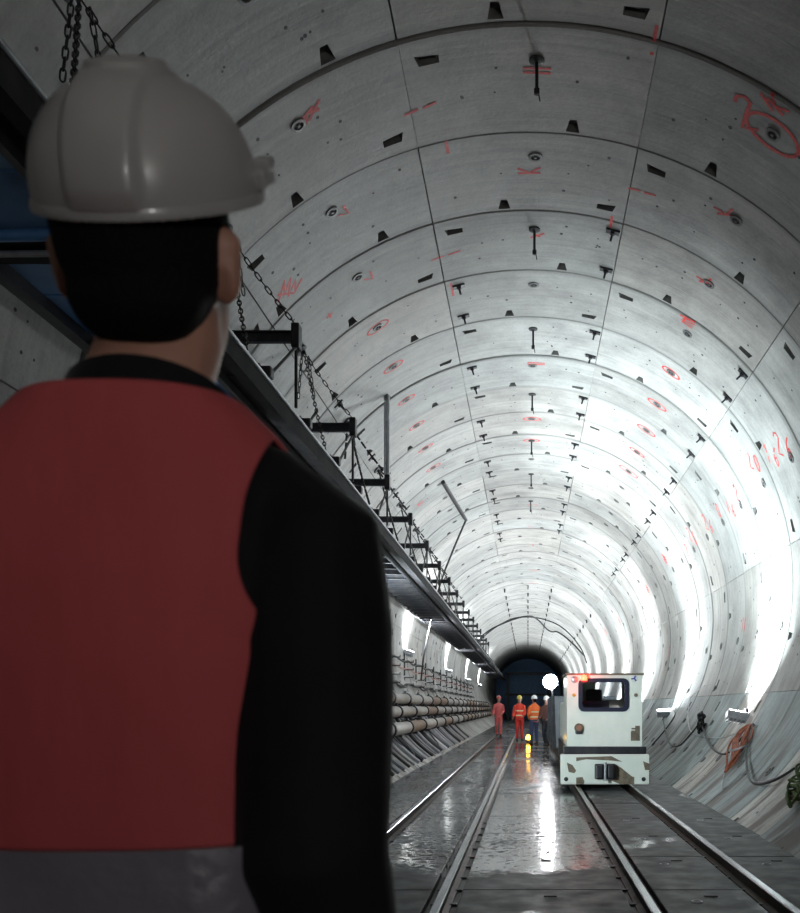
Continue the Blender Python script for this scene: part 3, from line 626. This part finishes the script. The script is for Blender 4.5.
m = MB(); m.box(-HW, -HW+.03, .04, 1.5, Z0, Z1-.03); m.box(HW-.03, HW, .04, 1.5, Z0, Z1-.03); m.obj('cab_side', M['white'], lo)
m = MB(); ring_panel(m, rrect(-HW, HW, Z0, Z1-.03, .02), rrect(-.05, .42, 1.45, 1.76, .05), 1.46, 1.5); m.obj('rear_panel', M['white'], lo)
m = MB(); m.bev(-HW-.03, HW+.03, -.04, 1.55, Z1-.03, Z1, .01); m.obj('cab_roof', M['rustpatch'], lo)
f = MB(); ring_panel(f, rrect(WX0, WX1, WZ0, WZ1, .09), rrect(WX0+.065, WX1-.065, WZ0+.065, WZ1-.065, .06), -.02, .03); fr = f.obj('windscreen_frame', M['navy'], lo)
f = MB(); f.box(WX0+.05, WX1-.05, .005, .012, WZ0+.05, WZ1-.05); f.obj('pane', M['glass'], fr)
f = MB(); f.box(-.32, -.05, .3, .6, .8, 1.42); f.bev(-.4, .1, .25, .5, 1.25, 1.42, .03); f.obj('driver_console', M['navy'], lo)
f = MB(); f.bev(-.25, .02, .75, .95, .8, 1.62, .05); f.obj('driver_seat', M['trouser'], lo)
f = MB(); f.lathe([(.001, 0), (.05, 0), (.055, .03), (.045, .08), (.001, .1)], 14); o = f.obj('beacon', M['redlamp'], lo, 50); o.location = (-.335, -.07, 1.74)
f = MB(); f.box(-.37, -.30, -.07, 0, 1.70, 1.74); f.obj('beacon_shelf', M['dark'], lo)
pl = bpy.data.lights.new('beacon', 'POINT'); pl.energy = 5; pl.color = (1, .05, .02); pl.shadow_soft_size = .05; po = bpy.data.objects.new('beacon_light', pl); COL.objects.link(po); po.parent = lo; po.location = (-.335, -.16, 1.78)
FRONT = Matrix.Rotation(PI/2, 4, 'X')
def fdisc(name, x, z, r, mm, d=.03, y=0, n=16, parent=lo):
    f = MB(); f.lathe([(.001, 0), (r, 0), (r, d*.6), (r*.8, d), (.001, d)], n, FRONT); o = f.obj(name, mm, parent, 40); o.location = (x, y, z); return o
fdisc('marker_light', -.49, 1.51, .03, M['amberoff']); fdisc('marker_light', .50, 1.51, .03, M['rustpatch'])
fdisc('lamp_ring', -.48, 1.76, .055, M['galv'], .02)
em = fdisc('emblem_disc', .475, 1.775, .06, M['eyew'], .01)
f = MB()
for k in range(3):
    f.box(-.012, .012, -.014, -.011, .0, .05, M=Matrix.Rotation(k*2*PI/3 + .4, 4, 'Y'))
f.obj('emblem_mark', mat('emblem_blue', (.03, .06, .30), .4), em)
hd = fdisc('headlamp', -.41, .985, .075, M['rustpatch'], .05); f = MB(); f.lathe([(.001, .05), (.045, .05), (.04, .058), (.001, .058)], 14, FRONT); f.obj('headlamp_glass', mat('brown_lens', (.30, .14, .09), .3), hd, 40)
f = MB(); f.bev(-.06, .06, -.05, 0, -.10, -.03, .02); f.obj('headlamp_bracket', M['dark'], hd)
for q in range(5):
    f = MB(); f.box(.43, .56, -.012, 0, .80+q*.04, .825+q*.04); f.obj('grille_bar', M['rustpatch'], lo)
f = MB(); f.box(.42, .5, -.006, 0, .78, .93); f.box(.49, .565, -.005, 0, .78, 1.02); f.obj('grille_plate', M['rustpatch'], lo)
f = MB(); f.bev(-HW-.06, HW+.06, -.09, .3, .57, .69, .015); f.obj('buffer_beam', M['dark'], lo)
for x in (-.6, .58):
    fdisc('beam_bolt', x, .64, .025, M['black'], .02, -.09, 10)
f = MB(); f.bev(-.71, .70, -.13, .06, .09, .57, .025); bu = f.obj('bumper_block', M['white'], lo)
def patch(name, pts, mm, y, d=.012, parent=None):
    f = MB(); k = len(pts); f.add([(x, yy, z) for yy in (y-d, y) for x, z in pts], [tuple(range(k)), tuple(range(k, 2*k))[::-1]] + [(q, (q+1) % k, k+(q+1) % k, k+q) for q in range(k)]); return f.obj(name, mm, parent or lo)
patch('rust_patch', [(-.61, .44), (-.52, .40), (-.46, .31), (-.49, .27), (-.58, .29)], M['rustpatch'], -.13, .004, bu)
patch('rust_patch', [(-.46, .20), (-.36, .21), (-.33, .14), (-.34, .095), (-.46, .095)], M['rustpatch'], -.13, .004, bu)
patch('rust_patch', [(.17, .40), (.25, .36), (.42, .22), (.46, .21), (.46, .095), (.24, .095), (.1, .15)], M['rustpatch'], -.13, .004, bu)
patch('rust_patch', [(.60, .46), (.70, .42), (.70, .32), (.63, .32)], M['rustpatch'], -.13, .004, bu)
patch('rust_patch', [(-.46, .52), (.1, .54), (.27, .45), (.1, .47), (-.3, .49), (-.46, .46)], M['rustpatch'], -.13, .004, bu)
cp = MB(); cp.bev(-.17, .16, -.22, -.12, .18, .42, .02); cpo = cp.obj('coupler', M['black'], lo)
f = MB(); f.bev(-.15, -.05, -.30, -.2, .20, .40, .015); f.bev(.03, .12, -.30, -.2, .20, .40, .015); f.obj('coupler_jaw', M['dark'], cpo)
f = MB(); f.tube([(-.01, -.26, .15), (-.01, -.26, .45)], .025, 10); f.obj('coupler_pin', M['galv'], cpo, 40)
for x in (-.62, .61): fdisc('tow_hole', x, .175, .035, M['black'], .006, -.13, 12)
f = MB(); f.bev(-HW, HW, .3, 4.3, .30, .70, .02); f.obj('chassis', M['dark'], lo)
f = MB(); f.bev(-HW+.03, HW-.03, 1.5, 4.2, .70, 1.42, .04); f.obj('engine_hood', M['white'], lo)
for y in (.7, 3.6):
    for s in (-1, 1):
        f = MB(); f.lathe([(.001, -.03), (.245, -.03), (.245, -.01), (.225, 0), (.225, .05), (.001, .05)], 20, Matrix.Rotation(PI/2*s, 4, 'Y')); o = f.obj('wheel', M['rail'], lo, 40); o.location = (s*.42, y, .285)
    f = MB(); f.tube([(-.42, y, .285), (.42, y, .285)], .05, 8); f.obj('axle', M['dark'], lo)
# wagons behind
wg = empty('muck_wagon', (LX, LY+5.0, 0)); tag(wg, 'grey steel wagon coupled behind the white locomotive', 'wagon')
f = MB(); ins = [(-.62, .45), (.62, .45), (.66, 1.55), (-.66, 1.55)]
f.add([(x, y, z) for y in (0, 5.6) for x, z in ins], [(0, 1, 2, 3), (7, 6, 5, 4), (0, 4, 5, 1), (1, 5, 6, 2), (3, 7, 4, 0)]); f.obj('tub', M['belt'], wg)
for q in range(8):
    f = MB(); f.box(-.70, -.62, q*.78+.03, q*.78+.1, .45, 1.55); f.obj('rib', M['dark'], wg)
f = MB(); f.bev(-.6, .6, .1, 5.5, .25, .45, .02); f.obj('underframe', M['dark'], wg)
f = MB(); f.box(-.1, .1, -.6, .1, .3, .42); f.obj('drawbar', M['dark'], wg)
for y in (1.0, 4.6):
    for s in (-1, 1):
        f = MB(); f.lathe([(.001, -.03), (.17, -.03), (.17, -.01), (.15, 0), (.15, .05), (.001, .05)], 16, Matrix.Rotation(PI/2*s, 4, 'Y')); o = f.obj('wheel', M['rail'], wg, 40); o.location = (s*.42, y, .21)
# glaring work lamp on the wagon's rear post
wl = empty('work_lamp', (.60, 25.5, 1.56)); tag(wl, 'glaring white work lamp beside the locomotive cab', 'lamp')
f = MB(); f.tube([(.05, 0, 0), (.05, 0, .42)], .025, 8); f.obj('post', M['dark'], wl)
f = MB(); f.lathe([(.001, .16), (.10, .14), (.20, .02), (.21, 0), (.19, 0), (.18, .02)], 18, Matrix.Translation((0, -.02, .44)) @ Matrix.Rotation(-PI/2, 4, 'X')); f.obj('lamp_housing', M['dark'], wl, 40)
f = MB(); f.lathe([(.001, 0), (.185, 0), (.185, .012), (.001, .03)], 18, Matrix.Translation((0, -.02, .44)) @ Matrix.Rotation(PI/2, 4, 'X')); f.obj('lamp_glass', M['flare'], wl, 40)
l = bpy.data.lights.new('work', 'SPOT'); l.energy = HEAD_W*6; l.spot_size = math.radians(120); l.spot_blend = .6; l.shadow_soft_size = .12; l.color = (.95, .97, 1)
o = bpy.data.objects.new('work_light', l); COL.objects.link(o); o.parent = wl; o.location = (0, -.12, .44); o.rotation_euler = (PI/2, 0, .0)
# amber lamp on the floor
am = empty('amber_warning_lamp', (.02, 34.5, 0)); tag(am, 'small glowing amber warning lamp on the floor beside the workers', 'lamp')
f = MB(); f.bev(-.08, .08, -.06, .06, 0, .14, .02); f.obj('battery_box', M['dark'], am)
f = MB(); f.lathe([(.001, .14), (.085, .14), (.09, .2), (.075, .28), (.001, .3)], 14); f.obj('lamp_lens', M['amber'], am, 50)
pl = bpy.data.lights.new('amber', 'POINT'); pl.energy = 8; pl.color = (1, .5, .05); pl.shadow_soft_size = .08; po = bpy.data.objects.new('amber_light', pl); COL.objects.link(po); po.parent = am; po.location = (0, -.15, .25)
# machine bulkhead that closes the bore far away
bk = empty('boring_machine_gantry', (0, 108, 0)); tag(bk, 'dark blue machine gantry closing the far end of the tunnel', 'machine')
f = MB(); f.lathe([(.001, 0), (3.9, 0), (3.9, .3), (.001, .3)], 40, Matrix.Translation((0, 6, ZC)) @ Matrix.Rotation(-PI/2, 4, 'X')); f.obj('bulkhead', M['blue'], bk)
for x in (-2.3, 2.3):
    f = MB(); f.box(x-.15, x+.15, 0, .3, 0, 5.2); f.obj('portal_post', M['dark'], bk)
for z in (2.6, 5.0):
    f = MB(); f.box(-2.6, 2.6, 0, .3, z, z+.25); f.obj('portal_beam', M['dark'], bk)

# ================================================================== PEOPLE
def remeshed(mb, name, m, voxel, parent, smooth=3, keep=None):
    me = mb.mesh(name, m); o = bpy.data.objects.new('temporary_body', me); COL.objects.link(o)
    r = o.modifiers.new('r', 'REMESH'); r.mode = 'VOXEL'; r.voxel_size = voxel
    s = o.modifiers.new('s', 'SMOOTH'); s.factor = .5; s.iterations = smooth
    dg = bpy.context.evaluated_depsgraph_get(); ev = o.evaluated_get(dg); out = bpy.data.meshes.new_from_object(ev)
    bpy.data.objects.remove(o); out.name = name; out.materials.clear(); out.materials.append(m)
    if keep:
        bm = bmesh.new(); bm.from_mesh(out); bmesh.ops.delete(bm, geom=[v for v in bm.verts if not keep(v.co)], context='VERTS'); bm.to_mesh(out); bm.free()
    out.polygons.foreach_set('use_smooth', [True]*len(out.polygons)); return link(name, out, parent)
TORSO = [(.90, .172, .120, 0), (1.00, .164, .118, 0), (1.12, .150, .110, .002), (1.24, .150, .116, .0), (1.36, .160, .124, -.004), (1.44, .172, .118, -.008), (1.50, .172, .100, -.010), (1.535, .158, .088, -.010), (1.565, .130, .078, -.010), (1.60, .090, .070, -.008), (1.64, .066, .064, -.002)]
def torso(mb, off=0.0, z0=.9, z1=1.64, n=36, rows=None, cap=True, ret=False):
    zs = [z0 + (z1-z0)*q/26 for q in range(27)]; vs = []
    for z in zs:
        i = max(k for k in range(len(TORSO)-1) if TORSO[k][0] <= z + 1e-9); a, b = TORSO[i], TORSO[i+1]; u = (z-a[0])/(b[0]-a[0]); u = min(1, max(0, u))
        hw, hd, cy = [a[k] + (b[k]-a[k])*u for k in (1, 2, 3)]
        for k in range(n):
            q = 2*PI*k/n; c, s = math.cos(q), math.sin(q); e = 2/2.5
            vs.append(((hw+off)*math.copysign(abs(c)**e, c), cy + (hd+off)*math.copysign(abs(s)**e, s), z + (off*.7 if z > 1.5 else 0)))
    fs = [(r*n+k, r*n+(k+1) % n, (r+1)*n+(k+1) % n, (r+1)*n+k) for r in range(26) for k in range(n)]
    if cap: fs += [tuple(range(n))[::-1], tuple(range(26*n, 27*n))]
    if ret: return vs, fs
    mb.add(vs, fs)
def person(name, label, loc, rz, arms, legs, cols, voxel, head_tilt=0.0, head_yaw=0.0, s=1.0, big=False, helmet_tilt=0.0):
    """standing person, base at the feet, facing +Y; arms/legs: joint positions for left (-1) and right (+1)"""
    t = empty(name, loc, rz); t.scale = (s, s, s); tag(t, label, 'person')
    PV = Vector((0, -.005, 1.66)); HM = Matrix.Translation(PV + Vector((.010, .034, 0) if big else (0, 0, 0))) @ Matrix.Rotation(head_yaw, 4, 'Z') @ Matrix.Rotation(head_tilt, 4, 'X') @ Matrix.Translation(-PV)
    hp = lambda p: HM @ Vector(p)
    b = MB(); torso(b)
    b.tube([(0, -.012, 1.56), (0, -.004, 1.63), hp((0, .0, 1.70)), hp((0, .005, 1.76))], [.072, .062, .062, .06], 16)
    b.ell((0, -.012, 1.805), (.078, .099, .108), HM); b.ell((0, .036, 1.735), (.060, .068, .082), HM); b.ell((0, .05, 1.69), (.036, .045, .032), HM); b.ell((0, .075, 1.80), (.055, .025, .025), HM)
    b.tube([hp((0, .092, 1.80)), hp((0, .112, 1.765)), hp((0, .100, 1.752))], [.010, .016, .014], 8); b.ell((0, .093, 1.722), (.026, .014, .007), HM); b.ell((0, .091, 1.711), (.022, .014, .008), HM)
    for sx in (-1, 1):
        E = HM @ Matrix.Translation((sx*.082, -.012, 1.772)) @ Matrix.Rotation(sx*.28, 4, 'Z') @ Matrix.Rotation(-.15, 4, 'X')
        b.ell((0, 0, 0), (.011, .022, .035), E, 14, 10); b.ell((0, -.008, .016), (.013, .017, .018), E, 12, 8); b.ell((-sx*.006, .004, -.022), (.010, .012, .016), E, 12, 8)
        sh, el, wr = [Vector(p) for p in arms[sx]]
        b.tube([Vector((sx*.08, -.005, 1.53)), sh, sh.lerp(el, .5), el, el.lerp(wr, .35), wr], [.06, .056, .046, .038, .040, .026], 12)
        hd = (wr - el).normalized(); sd = Vector((0, 1, 0)) - hd*hd.y; sd.normalize(); nr = hd.cross(sd)*sx
        b.tube([wr, wr + hd*.05, wr + hd*.095], [.024, .034, .034], 10, flat=.6)
        for k, ln in enumerate((.07, .08, .075, .058)):
            r0 = wr + hd*.09 + sd*(.027 - .018*k); b.tube([r0, r0 + hd*ln*.5 + nr*.004, r0 + hd*ln*.92 - nr*.014], [.0092, .0086, .007], 7)
        r0 = wr + hd*.03 + sd*.026; b.tube([r0, r0 + hd*.03 + sd*.024, r0 + hd*.065 + sd*.03], [.012, .010, .008], 7)
        hp_, kn, an = [Vector(p) for p in legs[sx]]
        b.tube([hp_ + Vector((0, 0, .05)), hp_, hp_.lerp(kn, .4), kn, kn.lerp(an, .3), an], [.08, .085, .075, .055, .055, .036], 12)
        b.tube([an + Vector((0, -.05, -.03)), an + Vector((0, .05, -.05)), an + Vector((0, .15, -.065))], [.035, .04, .028], 10)
    remeshed(b, 'body', cols['skin'], voxel, t)
    for sx in (-1, 1):
        f = MB(); f.ell((sx*.031, .086, 1.787), (.0125, .0125, .0115), HM, 12, 8); e = f.obj('eye', M['eyew'], t, 60)
        f = MB(); f.ell((sx*.031, .0955, 1.787), (.0055, .004, .0055), HM, 10, 6); f.obj('iris', M['iris'], e, 60)
    # hair
    hc = Vector((.017, -.0235, 1.828)) if big else hp((0, 0, 1.838)); H = Matrix.Translation(hc) @ HM.to_quaternion().to_matrix().to_4x4() @ Matrix.Rotation(helmet_tilt, 4, 'X')
    if big: H = Matrix.Translation(hc) @ Matrix.Rotation(.604, 4, 'X') @ Matrix.Rotation(.01, 4, 'Y')
    HN = H.inverted()
    h = MB(); h.ell((0, -.016, 1.805), (.083, .103, .118), HM); h.ell((0, -.052, 1.742), (.066, .056, .052), HM)
    HI = HM.inverted()
    def hk(p):
        q = HI @ p
        return (HN @ p).z < -.003 and q.y < .055 and not (q.z < 1.80 and q.y > -.03 + (q.z-1.70)*.35)
    remeshed(h, 'hair', cols['hair'], voxel, t, 2, hk)
    # sweater / jacket
    b = MB(); torso(b, .012, .9, 1.60)
    for sx in (-1, 1):
        sh, el, wr = [Vector(p) for p in arms[sx]]
        b.tube([Vector((sx*.07, -.01, 1.525)), Vector((sx*.12, -.01, 1.52)), sh, sh.lerp(el, .25), sh.lerp(el, .6), el, el.lerp(wr, .4), el.lerp(wr, .9)], [.058, .066, .080, .085, .083, .075, .068, .05], 16)
        b.tube([Vector((sx*.045, -.012, 1.60)), Vector((sx*.10, -.012, 1.552)), Vector((sx*.15, -.01, 1.515))], [.026, .030, .034], 10)
    b.tube([(.004, -.014, 1.565), (.006, -.002, 1.60)], [.090, .084], 24, flat=.9)
    remeshed(b, 'sweater' if big else 'jacket', cols['top'], voxel, t)
    c = MB(); c.lathe([(.094, -.07), (.089, 0), (.083, .036), (.079, .037), (.079, 0), (.084, -.07)], 32, Matrix.Translation((.004, .0, 1.60)) @ Matrix.Rotation(-.28, 4, 'X') @ Matrix.Diagonal((1, .96, 1, 1)), closed=True); c.obj('collar', cols['top'], t, 60)
    # trousers, boots
    b = MB(); torso(b, .014, .9, 1.08)
    for sx in (-1, 1):
        hp_, kn, an = [Vector(p) for p in legs[sx]]
        b.tube([hp_ + Vector((0, 0, .06)), hp_, hp_.lerp(kn, .4), kn, kn.lerp(an, .3), an + Vector((0, 0, -.01))], [.09, .102, .092, .073, .075, .066], 14)
    remeshed(b, 'trousers', cols['legs'], voxel*1.3, t)
    for sx in (-1, 1):
        an = Vector(legs[sx][2]); b = MB(); gz = -an.z
        b.tube([an + Vector((0, -.005, .10)), an + Vector((0, -.005, 0)), an + Vector((0, -.01, gz+.05))], [.056, .054, .056], 12)
        b.tube([an + Vector((0, -.06, gz+.045)), an + Vector((0, .03, gz+.055)), an + Vector((0, .12, gz+.05)), an + Vector((0, .18, gz+.04))], [.045, .05, .05, .038], 12)
        b.box(an.x-.045, an.x+.045, an.y-.10, an.y+.20, 0, .03); remeshed(b, 'boot', cols['boot'], voxel*1.2, t)
    # vest
    if cols.get('vest'):
        m = MB(); nr, nc = 44, 30; e = 2/2.5; og = .022 if big else .02
        def lim(z):
            pts = [(1.0, 9), (1.32, 9), (1.33, .30), (1.37, .188), (1.395, .156), (1.42, .140), (1.45, .132), (1.50, .136), (1.54, .146), (1.60, .15), (1.7, .15)]
            for (za, a), (zb2, b2) in zip(pts, pts[1:]):
                if za <= z <= zb2: return a + (b2-a)*(z-za)/(zb2-za)
        for side in (-1, 1):
            vs = []
            for r in range(nr+1):
                z = 1.0 + (1.606-1.0)*r/nr; ii = max(k for k in range(len(TORSO)-1) if TORSO[k][0] <= z + 1e-9); a, b2 = TORSO[ii], TORSO[ii+1]; u = (z-a[0])/(b2[0]-a[0])
                hw, hd, cy = [a[k] + (b2[k]-a[k])*u for k in (1, 2, 3)]; hw += og; hd += og; th = 0.0; lx = lim(z)
                if lx < hw: th = math.acos((lx/hw)**(1/e))
                for k in range(nc+1):
                    q = th + (PI-2*th)*k/nc; c, sn = math.cos(q), math.sin(q)
                    vs.append((hw*math.copysign(abs(c)**e, c), cy + side*hd*abs(sn)**e, z + (og*.8*min(1, max(0, (z-1.44)/.08)))))
            fs = [(r*(nc+1)+k, r*(nc+1)+k+1, (r+1)*(nc+1)+k+1, (r+1)*(nc+1)+k) for r in range(nr) for k in range(nc)]
            m.add(vs, fs if side > 0 else [f[::-1] for f in fs])
        o = m.obj('vest', cols['vest'], t, 80)
        so = o.modifiers.new('solid', 'SOLIDIFY'); so.thickness = .006; so.offset = -1; sb = o.modifiers.new('sub', 'SUBSURF'); sb.levels = 1; sb.render_levels = 2 if big else 1
        for (za, zb_) in cols.get('bands', []):
            vs, fs = torso(None, .036 if big else .03, za, zb_, 60, ret=True, cap=False); m = MB(); m.add(vs, fs); bo = m.obj('reflective_band', cols['band'], o, 60)
    # helmet
    n, mm = (192, 48) if big else (28, 10); ex = 2/2.25 if big else 2/2.35; vs = []; ax, ay, az = (.1055, .1275, .105) if big else (.113, .140, .135)
    for r in range(mm+1):
        u = r/mm; rad = max(0, math.cos(u*PI/2))**ex; hh = math.sin(u*PI/2)**ex
        for k in range(n):
            q = 2*PI*k/n; x = ax*rad*math.cos(q); y = ay*rad*math.sin(q); z = az*hh
            d = abs(x) - .032; st = 1/(1+math.exp(d/.0011)) if big else (1 if d < 0 else 0)
            bump = .0075*st*min(1, (z+.004)/.02 if z < .016 else 1)
            g = 1 + bump/max(.03, math.sqrt(x*x+y*y+z*z)); vs.append(H @ Vector((x, y*g, z*g + (bump*.6 if u > .8 else 0))))
    fs = [(r*n+k, r*n+(k+1) % n, (r+1)*n+(k+1) % n, (r+1)*n+k) for r in range(mm) for k in range(n)]
    m = MB(); m.add(vs, fs); hm = m.obj('helmet', cols['helmet'], t, 35); so = hm.modifiers.new('solid', 'SOLIDIFY'); so.thickness = .003; so.offset = -1
    vs = []; nb = n
    for e, zz in (((-.002, .004), (.0015, .004), (.0032, -.001), (.0028, -.005), (-.003, -.005)) if big else ((-.002, .004), (.005, .006), (.008, -.004), (.006, -.011), (-.003, -.009))):
        for k in range(nb):
            q = 2*PI*k/nb; pk = max(0, math.sin(q))**3*(.025 if big else .055)*(1 if e > 0 else 0); vs.append(H @ Vector(((ax+e)*math.cos(q), (ay+e+pk)*math.sin(q), zz - pk*.25)))
    m = MB(); m.add(vs, [(r*nb+k, r*nb+(k+1) % nb, ((r+1) % 5)*nb+(k+1) % nb, ((r+1) % 5)*nb+k) for r in range(5) for k in range(nb)]); m.obj('helmet_brim', cols['helmet'], hm, 40)
    if big:
        for sx in (-1, 1):
            m = MB(); m.bev(sx*.103-.012, sx*.103+.012, .0, .05, .006, .024, .004, M=H); m.bev(sx*.109-.009, sx*.109+.009, .01, .04, .02, .034, .004, M=H); m.obj('visor_clip', cols['helmet'], hm)
    return t
def stand(dx=.095, kn=.03): return {sx: ((sx*dx, 0, .93), (sx*(dx+.005), kn, .52), (sx*(dx+.01), -.01, .11)) for sx in (-1, 1)}
hang = {sx: ((sx*.170, -.022, 1.474), (sx*.184, -.062, 1.18), (sx*.215, .04, .94)) for sx in (-1, 1)}
person('person', 'person seen from behind in pale hard hat, red vest and black sleeves', (-.392, .97, 0), 0.0, hang, stand(),
       dict(skin=M['skin'], hair=M['hair'], top=M['shirt'], legs=M['trouser'], boot=M['boot'], vest=M['vest'], band=M['band'], helmet=M['helmet'], bands=[(1.12, 1.195)]), .007, .32, .0, big=True, helmet_tilt=.258)
pinkred = mat('pinkish_red_coverall', (.62, .10, .10), .7, c2=(.72, .17, .16), nscale=6); hivis = mat('red_orange_hivis_jacket', (.72, .055, .03), .7); hor = mat('orange_hivis_vest', (.80, .15, .03), .7)
redtr = mat('red_work_trousers', (.50, .03, .025), .75); jean = mat('blue_jeans', (.035, .05, .12), .8); yel = mat('yellow_helmet', (.75, .62, .12), .35); whh = mat('white_helmet', (.75, .76, .78), .35)
hib = mat('silver_yellow_reflective_tape', (.75, .72, .45), .4); pkh = mat('pink_red_helmet', (.55, .13, .12), .4); brn = mat('brown_work_jacket', (.13, .05, .04), .8); redj = M['black']
bent = {-1: ((-.18, 0, 1.49), (-.23, .02, 1.2), (-.14, .2, 1.08)), 1: ((.18, 0, 1.49), (.24, .0, 1.2), (.28, .16, 1.02))}
stepp = {-1: ((-.09, 0, .93), (-.10, .12, .53), (-.10, .10, .11)), 1: ((.09, 0, .93), (.10, .03, .52), (.10, -.16, .12))}
base_c = dict(skin=M['skin'], hair=M['hair'], boot=M['boot'])
person('person', 'worker in pinkish red coverall walking on the left track', (-1.31, 42.5, 0), PI, bent, stepp, dict(base_c, top=pinkred, legs=pinkred, helmet=pkh), .018, s=.93)
person('person', 'worker in yellow helmet, red hi-vis jacket and red trousers facing forward', (-.33, 37, 0), PI, bent, stand(.1), dict(base_c, top=hivis, legs=redtr, helmet=yel, vest=hivis, band=hib, bands=[(1.08, 1.13), (1.28, 1.33)]), .018, s=.90)
person('person', 'worker in white helmet, orange vest and blue jeans by the amber lamp', (.22, 33.5, 0), .5, bent, stand(.11), dict(base_c, top=hor, legs=jean, helmet=whh, vest=hor, band=hib, bands=[(1.08, 1.13), (1.28, 1.33)]), .018, s=.88)
person('person', 'worker in white helmet and dark brown clothes beside the train', (.62, 32, 0), PI-.4, bent, stepp, dict(base_c, top=brn, legs=M['trouser'], helmet=whh), .018, s=.86)
